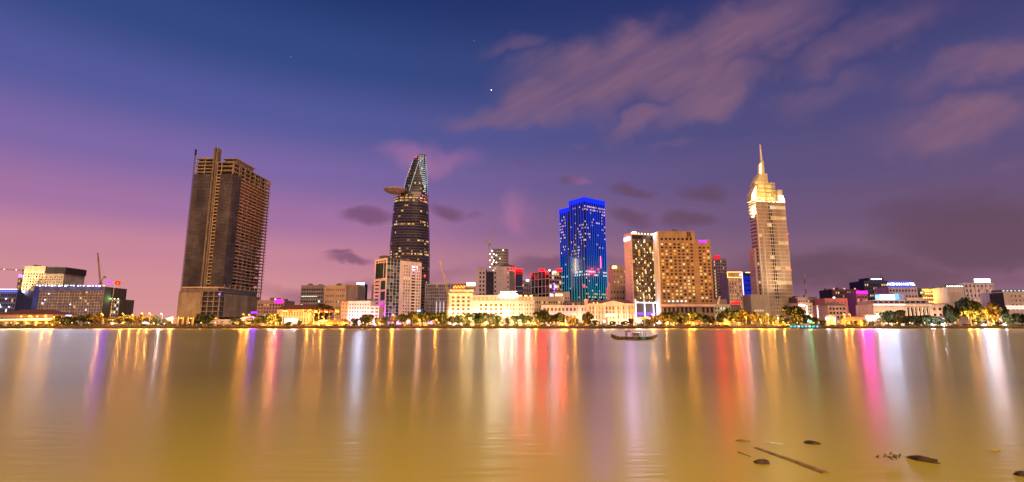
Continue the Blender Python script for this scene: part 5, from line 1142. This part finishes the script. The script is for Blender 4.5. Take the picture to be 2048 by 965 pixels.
def tree(px, ytop, wpx, label, group, Y=None, cone=False, base=GZ):
    Y = Y or trng.uniform(QY+7, QY+12); H = Z(px, ytop, Y)-base; rad = wpx/FPX*Y/2; o = thing('quay_tree' if not cone else 'conifer', label, 'tree', (X(px, 650, Y), Y, base), trng.uniform(0, 6.28), group)
    k = trng.randrange(8); ch = min(H*.46, rad*1.2)     # half height of the crown
    if cone: c = link('crown', CONE, o, (0, 0, H*.55)); c.scale = (rad, rad, H*.45)
    else:
        c = link('crown', CROWN[k][trng.randrange(2)], o, (0, 0, H-ch*.95)); c.scale = (rad, rad, ch*1.35)
    t = link('trunk', TRUNK[k], o); t.scale = (rad*.85, rad*.85, max(1., (H-ch*1.3)))
    return o
ZONES = [
 ('leafy roadside tree beside the lit approach ramp', 'trees by the ramp', [(112,634,26), (128,631,30), (146,632,30), (165,630,30), (183,626,34), (197,630,24), (214,634,18), (240,632,26), (258,630,30), (278,629,34), (300,630,34), (318,633,22), (338,640,20)]),
 ('dark bushy tree at the foot of the unfinished tower', 'trees at the unfinished tower', [(396,632,16), (470,637,18), (484,640,14)]),
 ('amber-lit tree between the unfinished tower and the hall', 'trees beside the unfinished tower', [(500,634,20), (515,630,22), (531,628,26), (547,626,26), (560,634,16), (578,643,14), (600,641,16), (621,642,14)]),
 ('tree in front of the pink lit hotel', 'trees at the pink hotel', [(708,636,18), (724,632,22), (737,627,30), (753,634,18)]),
 ('spreading tree before the glass-cornered pale tower', 'trees at the pale tower', [(770,632,20), (786,634,18), (806,627,26), (824,622,34), (845,618,36), (866,622,34), (884,624,28)]),
 ('slender tree backlit by the white colonial hotel', 'trees at the colonial hotel', [(903,632,20), (918,630,22), (932,626,26), (950,624,26), (966,623,24), (982,627,22), (998,630,20), (1014,634,16), (1030,631,18), (1046,626,26), (1060,630,18)]),
 ('tree in front of the pink colonial wing', 'trees at the colonial wing', [(1100,628,24), (1121,624,30), (1140,632,22), (1152,635,20), (1176,621,26), (1190,640,16), (1226,642,16), (1250,641,18), (1263,636,14)]),
 ('broad tree before the hotel with the letter R', 'trees at the R hotel', [(1296,638,16), (1310,630,28), (1328,623,36), (1350,621,30), (1368,626,26), (1388,622,34), (1408,626,26), (1424,632,18)]),
 ('spreading amber-lit tree by the spired tower', 'trees at the spired tower', [(1446,620,30), (1462,617,34), (1484,616,40), (1506,621,28), (1526,628,22), (1546,632,20), (1564,628,18)]),
 ('tree among the coloured lights past the spired tower', 'trees by the coloured lights', [(1614,628,22), (1630,634,18), (1644,640,14), (1708,642,16), (1728,640,16), (1744,642,16)]),
 ('tree in front of the columned hall', 'trees at the columned hall', [(1764,634,22), (1778,620,40), (1800,617,46), (1818,630,30), (1838,631,34), (1858,630,34), (1880,634,24), (1898,618,26)]),
 ('large dark tree below the white-signed hotel', 'large trees at the end of the bank', [(1918,606,40), (1942,593,50), (1964,602,36), (1986,600,46), (2006,610,38), (2028,626,36), (2046,628,30), (1955,622,40), (2012,632,34), (1975,628,34)]),
]
FROM = ['the ramp bridge', 'the pale white tent', 'the unfinished tower', 'the brown pavilion', 'the pink lit hotel', 'the crane boom', 'the forked dark tree', 'the checkered hotel', 'the R hotel porch', 'the spired tower', 'the magenta-signed office', 'the columns']
for (lab, grp, lst), fr in zip(ZONES, FROM):
    for i, (px, yt, w) in enumerate(sorted(lst)): tree(px, yt, w, '%s, %s from %s' % (lab, ORD[i], fr), grp)
tree(410, 626, 34, 'round dark tree alone in front of the unfinished tower lobby', None)
tree(646, 606, 52, 'large green tree rising behind the flag row', None, Y=455)
tree(1081, 619, 46, 'big dark tree with a forked trunk on the quay edge', None, Y=434)
tree(1590, 611, 48, 'big round tree at the foot of the spired tower', None, Y=436)
tree(1166, 630, 12, 'narrow dark conifer beside the colonial pediment building', None, cone=True)
# hedges along the quay edge
HED = []
for k in range(4):
    r = random.Random(k+90); mb = MB()
    for i in range(260):
        p = Vector((r.uniform(-3, 3), r.uniform(-.7, .7), r.uniform(.1, 1.0)*(1+.5*math.sin(r.uniform(0, 3))*.6))); s = r.uniform(.10, .22); a = Vector((r.gauss(0, 1), r.gauss(0, 1), r.gauss(0, 1))).normalized(); c = a.orthogonal(); e = a.cross(c); mb.quad(p-c*s*1.4, p-e*s, p+c*s*1.4, p+e*s)
    HED.append(mb.mesh('foliage', LEAF[k]))
for k in range(112):
    x = -445+k*8+trng.uniform(-1.5, 1.5); o = tag(link('hedge', HED[k % 4], None, (x, QY+1.9+trng.uniform(0, .8), GZ)), 'low clipped hedge behind the quay railing', 'hedge', 'hedges along the quay'); o.scale = (trng.uniform(.7, 1.1), 1, trng.uniform(.8, 1.5))

# ------------------------------------------------------------------ street lamps
def point_light(o, loc, r, c, L):
    ld = bpy.data.lights.new('lamp', 'POINT'); ld.color = c; ld.energy = 4*math.pi**2*r*r*L; ld.shadow_soft_size = r
    l = bpy.data.objects.new('lamp', ld); COL.objects.link(l); l.parent = o; l.location = loc
def lamp(px, py, label, group, color='sodium', Y=None, r=.55):
    Y = Y or (QY+3.2); h = Z(px, py, Y)-GZ; m = LAMPM[color]
    o = thing('street_lamp', label, 'street lamp', (X(px, py, Y), Y, GZ), 0, group)
    MB().tube((.9, 0, 0), (.9, 0, h), .13, .08, 6).tube((.9, 0, h), (0, -.3, h+.5), .07, .06, 5).build('pole', wall('lamp_pole', (.12,.10,.09)), o)
    MB().ball((0, -.3, h), r, 8, 5).build('lamp_globe', m, o); point_light(o, (0, -.3-2.1*r, h-.1), r, *GLOW[m.name]); MB().cyl(0, -.3, h+r*.85, h+r*.85+.3, r*.8, r*.3, 8).build('lamp_cap', BLACK, o); return o
LAMPM = {'sodium': emit('sodium_lamp', (1,.36,.04), 290), 'warm': emit('warm_lamp', (1,.56,.17), 200), 'white': emit('white_lamp', (.90,.92,1), 120), 'pinkish': emit('rose_white_lamp', (1,.72,.62), 200)}
for lab, grp, col, lst in [
 ('orange street lamp by the approach ramp', 'lamps by the ramp', 'sodium', [(62,632), (92,632), (108,634), (204,628), (246,628), (265,630), (284,627), (299,627)]),
 ('orange street lamp near the unfinished tower', 'lamps at the unfinished tower', 'sodium', [(345,634), (487,629), (498,630), (541,644), (550,630), (554,646)]),
 ('orange street lamp in front of the flag row', 'lamps at the flag row', 'sodium', [(617,630), (631,645), (645,634), (687,645)]),
 ('orange street lamp by the pink lit hotel and pale tower', 'lamps at the pale tower', 'sodium', [(758,646), (786,630), (872,640), (838,640)]),
 ('warm street lamp among the trees of the colonial hotel', 'lamps at the colonial hotel', 'warm', [(926,631), (938,637), (972,645), (1003,632), (1024,643), (1056,644)]),
 ('orange street lamp before the colonial wing', 'lamps at the colonial wing', 'sodium', [(1124,647), (1132,647), (1148,628), (1070,646)]),
 ('orange street lamp before the hotel with the letter R', 'lamps at the R hotel', 'sodium', [(1304,629.5), (1331,647), (1377,629), (1386,646)]),
 ('orange street lamp at the foot of the spired tower', 'lamps at the spired tower', 'sodium', [(1466,640), (1476,646), (1490,634), (1520,640), (1534,628), (1546,646), (1566,645)]),
 ('orange street lamp by the coral block', 'lamps at the coral block', 'sodium', [(1687,629), (1698,629), (1722,646)]),
 ('orange street lamp under the large trees', 'lamps under the large trees', 'sodium', [(1934,631), (1948,632), (1972,630), (1985,641)]),
 ('cold white street lamp on the quay near the large trees', 'white lamps at the end of the bank', 'white', [(1863,649), (1884,649), (1967,649), (2008,649)]),
 ('pink-white street lamp by the dark tree at the ramp foot', 'rose lamp', 'pinkish', [(323,628)]),
 ('pink-white street lamp before the columned hall', 'rose lamp at hall', 'pinkish', [(1754,629)])]:
    for i, (px, py) in enumerate(sorted(lst)): lamp(px, py, lab+(', %s from the unfinished tower' % ORD[i] if len(lst) > 1 and px > 400 else ', %s from the ramp bridge' % ORD[i] if len(lst) > 1 else ''), grp if len(lst) > 1 else None, col, Y=trng.uniform(QY+1.6, QY+3.2))

GL_ = MB().ball((0, 0, 2.7), .34, 8, 5).mesh('globe', emit('fill_lamp', (1,.55,.16), 22)); GP_ = MB().tube((0, 0, 0), (0, 0, 2.5), .07, .05, 5).mesh('post', BLACK)  # generic lamp row, added to fill the glowing strip between street lamps
for k in range(64):
    px = 25+k*31.5+trng.uniform(-9, 9); Y = QY+3.4; o = thing('fill_lamp', 'small added warm fill lamp on a short post behind the quay hedge', 'lamp', (X(px, 650, Y), Y, GZ), 0, 'added fill lamps along the promenade')
    link('lamp_globe', GL_, o); link('post', GP_, o); point_light(o, (0, -.8, 2.6), .34, *GLOW['fill_lamp'])
# ------------------------------------------------------------------ lit stalls, tents, kiosks and signs at street level
def stall(px, py, wpx, hpx, col, s, label, Y=None, roof=True):
    Y = Y or QY+11.5; x0, x1 = X(px-wpx/2, py, Y), X(px+wpx/2, py, Y); z0, z1 = Z(px, py+hpx/2, Y)-GZ, Z(px, py-hpx/2, Y)-GZ
    o = thing('lit_kiosk', label, 'kiosk', ((x0+x1)/2, Y, GZ)); w = (x1-x0)/2; z0 = max(z0, .6)
    MB().box(-w, w, 0, 2.6, 0, max(z1+.1, .9)).build('booth', wall('kiosk_wall', (.4,.33,.3)), o)
    n = max(2, int(w*2/1.5)); kr = random.Random(int(px))
    for i in range(n):
        if kr.random() < .18: continue
        q_ = kr.choice((.25, .6, 1.)); cc = tuple(c*kr.choice((1, 1, .8)) for c in col); h_ = (z1-z0)*kr.uniform(.3, 1)
        MB().box(-w+2*w*i/n+.08, -w+2*w*(i+1)/n-.08, -.3, -.02, z1-h_, z1-kr.uniform(0, .2)).build('light_panel', emit('kiosk_%s' % '_'.join('%02d' % int(c*50) for c in cc)+'_%.1f' % (s*q_), cc, s*q_*.32), o)
    if roof: MB().hip(-w, w, -1.2, 3, z1+.2, z1+1.8, .5).build('roof', wall('tent', (.5,.4,.38)), o)
LAV, PKW_, WRM, MGN = (.88,.72,1), (1,.66,.72), (1,.72,.40), (1,.16,.85)
for a in [(505,641,46,5,LAV,9,'long kiosk with lavender lights under the purple sign'), (798,646,10,6,MGN,16,'small stall glowing magenta under the green glass corner'), (813,644,16,8,PKW_,9,'white-pink kiosk left of the spreading trees'), (846,646,26,7,PKW_,6,'pink-white kiosk below the spreading trees'), (731,645,14,8,(1,.50,.92),24,'bright pink-white stall before the pink hotel'), (765,644,8,5,MGN,12,'magenta stall beside the orange street lamp'), (865,646,10,5,MGN,14,'purple-pink stall near the crane boom'),
          (1211,645,9,9,(1,.88,.66),30,'square white-hot kiosk before the pediment'), (1277,643,12,9,(1,.88,.70),34,'tall white-hot kiosk at the checkered hotel'), (1295,638,12,3,LAV,10,'thin lavender sign kiosk beside the neon portal'), (1352,637,20,4,LAV,9,'lavender kiosk below the R hotel trees'), (1445,638,30,4,LAV,10,'lavender kiosk below the red-topped tower'), (1559,638,18,6,(1,.92,.82),16,'white kiosk behind the spired tower trees'),
          (1661,640,20,10,(1,.82,.90),26,'big white-pink stall before the dark-roofed house'), (1704,645,18,4,(.25,1,.35),4,'green-lit stall under a brown roof'), (1746,637,30,7,(1,.70,1),20,'slanted white-magenta kiosk before the columned hall'), (1872,640,48,7,(1,.80,.92),8,'wide white-pink stall right of the columns'), (650,646,30,4,WRM,5,'warm low kiosk before the pavilion'), (960,644,70,5,(1,.78,.48),5,'long golden kiosk row before the white colonial hotel'), (1010,646,40,5,(1,.8,.5),5,'golden kiosk by the colonial hotel corner'),
          (150,646,50,4,WRM,3,'low warm kiosk below the scaffolded block'), (212,644,22,6,(1,.86,.74),6,'pale kiosk at the foot of the tall flagpole'), (340,641,12,5,(1,.95,.85),22,'small white tent at the foot of the unfinished tower'), (445,645,60,3,WRM,3,'long low warm kiosk before the unfinished tower'), (1165,646,40,3,PKW_,3,'low pink kiosk below the conifer'), (1400,646,40,4,(1,.6,.25),3,'amber kiosk before the porch of the R hotel')]: stall(*a)
def quay_sign(px, py, wpx, hpx, mat, label):
    Y = QY+14; o = thing('neon_sign', label, 'sign', (X(px, py, Y), Y, GZ)); w = wpx/FPX*Y/2; h = hpx/FPX*Y; z = Z(px, py, Y)-GZ
    for dx in (-w*.7, w*.7): MB().box(dx-.12, dx+.12, .1, .4, 0, z).build('post', BLACK, o)
    MB().box(-w, w, 0, .35, z-h/2, z+h/2).build('panel', BLACK, o); MB().box(-w+.15, w-.15, -.12, -.02, z-h/2+.15, z+h/2-.15).build('light_panel', mat, o)
quay_sign(508, 625.5, 13, 4, PURP(20), 'purple neon sign at the edge of the unfinished tower')
quay_sign(838, 622, 8, 3.5, emit('azure_sign', (.2,.45,1), 14), 'small azure sign above the spreading trees')
quay_sign(137, 632.5, 11, 4, BLUEW(20), 'white-blue sign in front of the scaffolded block')
quay_sign(1620, 642, 5, 8, emit('green_lamp', (.1,1,.25), 25), 'small green sign near the floating restaurant')

# ------------------------------------------------------------------ flags
def flagpole(px, ybase, ytop, stripes, label, Y, group, fw, fh, lean=0):
    o = thing('flagpole', label, 'flagpole', (X(px, ybase, Y), Y, GZ), 0, group); h = Z(px, ytop, Y)-GZ
    MB().tube((0, 0, 0), (0, 0, h), .11 if h < 30 else .25, .06, 6).build('pole', wall('pole_white', (.72,.60,.48)), o); MB().ball((0, 0, h+.15), .22, 6, 4).build('finial', GOLDM, o)
    fl = None; n = len(stripes)
    for i, c in enumerate(stripes):
        mb = MB(); K = 6
        for k in range(K):
            f = lambda t: (.15+fw*t, .35*math.sin(t*5+px), -fh*.22*t)
            a, b_ = f(k/K), f((k+1)/K); za, zb = h-.3-fh*i/n, h-.3-fh*(i+1)/n
            mb.quad((a[0], a[1], zb+a[2]), (b_[0], b_[1], zb+b_[2]), (b_[0], b_[1], za+b_[2]), (a[0], a[1], za+a[2]))
        p_ = mb.build('flag' if fl is None else 'stripe', c, o if fl is None else fl); fl = fl or p_
    return o, fl, h
GOLDM = wall('gold_finial', (.7,.45,.1), .4, metal=.6)
FR_, FW_, FB_, FY_ = wall('flag_red', (.55,.03,.025)), wall('flag_white', (.7,.66,.62)), wall('flag_navy', (.05,.06,.22)), wall('flag_yellow', (.7,.45,.06))
def star(fl, x, z, s, mat):
    pts = []
    for k in range(10): a = math.pi/2+k*math.pi/5; q_ = s if k % 2 == 0 else s*.4; pts.append((x+q_*math.cos(a), z+q_*math.sin(a)))
    MB().slab(pts, -.5, .55).build('star', mat, fl)
FL = [(564, [FB_, FW_, FB_], 'navy and white'), (574, [FR_], 'red with yellow star'), (584, [FR_, FW_, FB_, FB_, FW_, FR_], 'red, white and navy striped'), (605.5, [FB_, FR_], 'navy over red'), (616, [FY_, FR_], 'yellow over red'), (626.5, [FR_, FW_, FR_, FW_, FR_, FW_], 'red and white striped'), (637, [FR_, FR_, FB_], 'red with navy hem'), (647.5, [FR_, FW_], 'red over white'), (658, [FB_, FR_, FB_], 'navy and red banded'), (669, [FY_], 'plain yellow')]
for px, st, d in FL:
    o, fl, h = flagpole(px, 648, 619.5, st, 'white pole of the flag row flying a %s flag' % d, QY+8, 'flag row before the red-roofed hall', 2.9, 1.9)
    if 'star' in d: star(fl, 1.6, h-1.5, .5, FY_)
o, fl, h = flagpole(220, 640, 561, [FR_], 'tall flagpole with large red flag and yellow star by the ramp', 470, None, 5.6, 3.6); star(fl, 3, h-2.8, 1.0, FY_)
# small hipped pavilions on the quay
for (x0, x1, yt, lab) in ((648,700,639,'brown hipped pavilion on the quay beside the flag row'), (1372,1404,641,'small brown hipped pavilion before the R hotel'), (1684,1738,634,'low brown tiled pavilion beside the magenta stall')):
    Y = QY+6; a, c = X(x0, 645, Y), X(x1, 645, Y); o = thing('quay_pavilion', lab, 'pavilion', ((a+c)/2, Y, GZ)); w = (c-a)/2-1; h = Z(x0, yt, Y)-GZ
    MB().hip(-w, w, 0, 6, h-2.6, h, .9).build('roof', wall('pavilion_tile', (.12,.07,.045)), o); MB().box(-w+.5, w-.5, 4, 5.5, 0, h-2.6).build('back_wall', wall('ochre_render', (.55,.36,.20)), o)
    for k in range(6): x = -w+.3+(2*w-.6)*k/5; MB().box(x-.15, x+.15, .1, .4, 0, h-2.6).build('post', wall('post_brown', (.2,.12,.07)), o)
    for k in range(3): x = -w*.6+w*.6*k; MB().box(x-.3, x+.3, 2, 2.4, h-3.4, h-3.0).build('ceiling_lamp', GOLDL(40), o)
# floating restaurant with teal lights
o = thing('floating_restaurant', 'low floating restaurant with teal lights moored at the quay', 'boat', (X(1611, 655, QY-6), QY-6, 0)); w = X(1642, 655, QY-6)-X(1611, 655, QY-6)
MB().box(-w, w, 0, 5, -.4, .9).build('hull', BLACK, o); MB().box(-w, w, -.3, 5.3, 3.1, 3.4).build('deck_roof', DGREY, o)
for k in range(9): x = -w+.4+k*(2*w-.8)/8; MB().box(x-.1, x+.1, .1, .3, .9, 3.1).build('post', STEEL, o)
for k in range(8): x = -w+.7+k*(2*w-1)/8; MB().box(x, x+2, 1.2, 1.4, 1.1, 2.6).build('light_panel', emit('teal_panel_%d' % (k % 3), ((.05,.7,.65), (.15,.6,.9), (.5,.9,.8))[k % 3], 1.6), o)

# ------------------------------------------------------------------ the boat
def boat():
    px0, px1 = 1222, 1315; Yb = (CAMH)/(-ray(1268, 679.5)[1]); x0, x1 = X(px0, 679, Yb), X(px1, 679, Yb); L = x1-x0
    o = thing('river_boat', 'weathered wooden river boat with cabin, teal side and pointed ends', 'boat', ((x0+x1)/2, Yb, 0)); S = L/24.
    n = 24; rings = []
    for i in range(n+1):
        t = i/n; x = -L/2+L*t; e = abs(2*t-1); hw = 2.1*S*(1-e**3.2)+.06; dk = (1.15+1.45*max(0, e-.45)**2*3.2)*S*(1.0 if t > .5 else 1.12); kl = -.35*S+ (1.15*max(0, e-.62)**2*9)*S
        kl = min(kl, dk-.12)
        rings.append([(x, -hw, dk), (x, -hw*.97, dk*.55+kl*.45), (x, -hw*.55, kl+.05), (x, 0, kl), (x, hw*.55, kl+.05), (x, hw*.97, dk*.55+kl*.45), (x, hw, dk), (x, hw*.82, dk-.12), (x, -hw*.82, dk-.12)])
    HULL = wall('boat_planks', (.21,.155,.06), .6, var=.4, scale=1.6)
    MB().loft(rings).build('hull', HULL, o)
    gw = MB()
    for i in range(n): a, b_ = rings[i][0], rings[i+1][0]; gw.tube(a, b_, .11*S, n=4); c, d = rings[i][6], rings[i+1][6]; gw.tube(c, d, .11*S, n=4)
    gw.build('gunwale', wall('gunwale_red', (.22,.07,.035)), o)
    X_ = lambda px: (px-(px0+px1)/2)/(px1-px0)*L
    MB().box(X_(1262), X_(1291), -2.16*S, -2.02*S, .45*S, 1.35*S).build('teal_panel', wall('teal_paint', (.04,.42,.55), .5), o)
    MB().box(X_(1261), X_(1291), -2.1*S, 2.0*S, 1.22*S, 1.5*S).build('side_deck', wall('boat_cream', (.55,.42,.24)), o)
    RZ = 4.0*S
    MB().box(X_(1259), X_(1291), -2.3*S, 2.3*S, RZ, RZ+.6*S).build('cabin_roof', wall('boat_roof', (.75,.60,.36)), o); MB().box(X_(1251.5), X_(1259.5), -2.0*S, 2.0*S, RZ-.15*S, RZ+.2*S).build('fore_awning', wall('awning_dark', (.10,.06,.05)), o)
    for px in (1253, 1264, 1280, 1290):
        for y in (-1.85*S, 1.75*S): MB().box(X_(px)-.11*S, X_(px)+.11*S, y, y+.18*S, 1.3*S, RZ-.01).build('cabin_post', wall('post_brown', (.2,.12,.07)), o)
    MB().box(X_(1265), X_(1279.5), .2*S, .3*S, 1.5*S, 3.3*S).build('cabin_panel', wall('boat_white', (.6,.5,.46)), o); MB().box(X_(1252), X_(1252.6), -1.5*S, 1.5*S, 1.3*S, RZ-.2).build('windscreen_frame', BLACK, o)
    for px in (1276.5, 1292):
        t = MB(); c = Vector((X_(px), -2.3*S, .75*S)); r1 = .62*S
        for k in range(12):
            a0, a1 = 2*math.pi*k/12, 2*math.pi*(k+1)/12; t.tube(c+Vector((r1*math.cos(a0), 0, r1*math.sin(a0))), c+Vector((r1*math.cos(a1), 0, r1*math.sin(a1))), .2*S, n=5)
        t.build('tyre_fender', BLACK, o)
    MB().tube((X_(1257), 0, 1), (X_(1257), 0, RZ+2.6*S), .06*S, n=4).build('mast', BLACK, o); MB().box(X_(1297), X_(1301), -1*S, 1*S, 1.0*S, 1.6*S).build('stern_locker', wall('post_brown', (.2,.12,.07)), o)
    MB().box(X_(1243), X_(1250), -1.2*S, 1.2*S, 1.0*S, 1.5*S).build('foredeck_hatch', HULL, o)
boat()

# ------------------------------------------------------------------ drifting debris near the camera
def wp(px, py): r = ray(px, py); Y = -CAMH/r[1]; return Vector((r[0]*Y, Y, 0))
def lump(name, label, cat, px, py, rx, ry, h, mat, ang=0, seed=1, n=14):
    r = random.Random(seed); c = wp(px, py); rings = []
    for k, (f, z) in enumerate(((1.0, -.25*h), (1.04, .15*h), (.8, .7*h), (.35, h))): rings.append([(rx*f*math.cos(2*math.pi*i/n)*r.uniform(.8, 1.15), ry*f*math.sin(2*math.pi*i/n)*r.uniform(.8, 1.15), z*r.uniform(.8, 1.15)) for i in range(n)])
    o = tag(MB().loft(rings).build(name, mat, None, c), label, cat); o.rotation_euler = (0, 0, ang); return o
WOOD = wall('wet_wood', (.36,.235,.05), .45, var=.3, scale=3); DARKM = wall('dark_clump', (.13,.075,.03), .5, var=.4, scale=6)
a, e = wp(1512, 896), wp(1652, 947)
o = thing('drifting_log', 'long waterlogged log drifting just at the surface', 'log', a); d = e-a; lg = MB(); rr = random.Random(4); N_ = 12; prev = None
rings = []
dn = d.normalized(); sn = Vector((-dn.y, dn.x, 0))
for i in range(N_+1):
    t = i/N_; c = d*t+sn*rr.uniform(-.02, .02)+Vector((0, 0, -.05-.02*t)); r_ = .075+.045*t
    rings.append([tuple(c+sn*r_*1.1*math.cos(2*math.pi*k/9)+Vector((0, 0, r_*math.sin(2*math.pi*k/9)))) for k in range(9)])
MB().loft(rings).build('trunk', WOOD, o)
a2, e2 = wp(1476, 905), wp(1502, 914); st = thing('drifting_stick', 'thin stick floating beside the long log', 'stick', a2); MB().tube((0, 0, .005), e2-a2, .018, .01).build('stem', WOOD, st)
lump('floating_clump', 'small oval dark clump floating left of the log', 'debris', 1524, 926, .17, .14, .07, DARKM, 0, 2)
lump('floating_clump', 'small dark leaf clump floating beyond the log', 'debris', 1624, 887, .19, .15, .06, DARKM, -.3, 3)
lump('floating_clump', 'faint brown clump at the far end of the log', 'debris', 1486, 882, .20, .12, .035, WOOD, .1, 4)
bk = lump('floating_branch_mass', 'large dark tangled branch mass floating alone', 'debris', 1848, 922, .30, .12, .09, DARKM, R(-55), 5)
lump('floating_clump', 'dark clump beside the bank edge', 'debris', 2046, 951, .16, .14, .07, DARKM, 0, 6)
fo = lump('foam_patch', 'small bright white scrap of foam beyond the log', 'foam', 1549, 887, .20, .05, .02, wall('foam_white', (.8,.74,.62)), R(-35), 7)
# water hyacinth scraps
def hyacinth(px, py, n, label, seed):
    r = random.Random(seed); o = thing('water_hyacinth', label, 'plant', wp(px, py)); HY = wall('hyacinth_leaf', (.24,.22,.03), .5)
    for i in range(n):
        a = r.uniform(0, 6.28); q_ = r.uniform(.02, .24); x, y = q_*1.3*math.cos(a), q_*math.sin(a); s = r.uniform(.035, .06); t = r.uniform(0, 6.28); z = r.uniform(.02, .07)
        pts = [(x+s*f*math.cos(t+g), y+s*f*math.sin(t+g), z+.02*k) for k, (f, g) in enumerate(((1.2, 0), (.8, 1), (.8, 2.1), (.9, 3.14), (.8, 4.2), (.8, 5.3)))]
        mb = MB(); mb.v = pts; mb.f = [(0,1,2,3,4,5)]; mb.build('leaf', HY, o); 
    return o
hyacinth(1776, 921, 9, 'yellow-green water hyacinth floating beside the branch mass', 1)
lump('floating_scrap', 'pale yellowish scrap drifting farther out than the branch mass', 'debris', 1988, 901, .16, .07, .025, wall('pale_scrap', (.6,.42,.12)), 0, 9)

# ------------------------------------------------------------------ real lamps for everything that glows
def light_up():
    """one area lamp in front of each glowing sign, or of each row of small glowing fittings"""
    groups = {}
    for o in list(bpy.data.objects):
        if o.type != 'MESH' or not o.data.materials or o.name.startswith('lamp_globe'): continue
        m = o.data.materials[0]
        if m is None or m.name not in GLOW or o.parent is None: continue
        root = o.parent; off = Vector(o.location)
        while root.parent: off += root.location; root = root.parent
        bb = [Vector(v)+off for v in o.bound_box]; lo = Vector([min(v[i] for v in bb) for i in range(3)]); hi = Vector([max(v[i] for v in bb) for i in range(3)])
        key = (root.name, o.name.split('.')[0]) if o.name.split('.')[0] not in ('red_sign',) else (root.name, o.name)
        groups.setdefault(key, []).append((lo, hi, m.name))
    for (rn, pn), lst in groups.items():
        root = bpy.data.objects[rn]; lo = Vector([min(a[0][i] for a in lst) for i in range(3)]); hi = Vector([max(a[1][i] for a in lst) for i in range(3)])
        side = all((a[1]-a[0]).x < .75*(a[1]-a[0]).y for a in lst)      # plates on a left-hand wall
        col = Vector((0, 0, 0)); flux = 0
        for a, b_, mn in lst:
            d = b_-a; A = (d.y if side else d.x)*d.z; c, L = GLOW[mn]; col += Vector(c)*A*L; flux += A*L
        if flux < 12: continue
        col /= flux; d = hi-lo
        ld = bpy.data.lights.new('glow', 'AREA'); ld.shape = 'RECTANGLE'; ld.color = col; ld.energy = math.pi*flux
        l = bpy.data.objects.new('glow', ld); COL.objects.link(l); l.parent = root; c = (lo+hi)/2
        if side: ld.size, ld.size_y = max(d.z, .2), max(d.y, .2); l.location = (lo.x-.06, c.y, c.z); l.rotation_euler = (0, R(90), 0)
        else: ld.size, ld.size_y = max(d.x, .2), max(d.z, .2); l.location = (c.x, lo.y-.06, c.z); l.rotation_euler = (R(-90), 0, 0)
light_up()
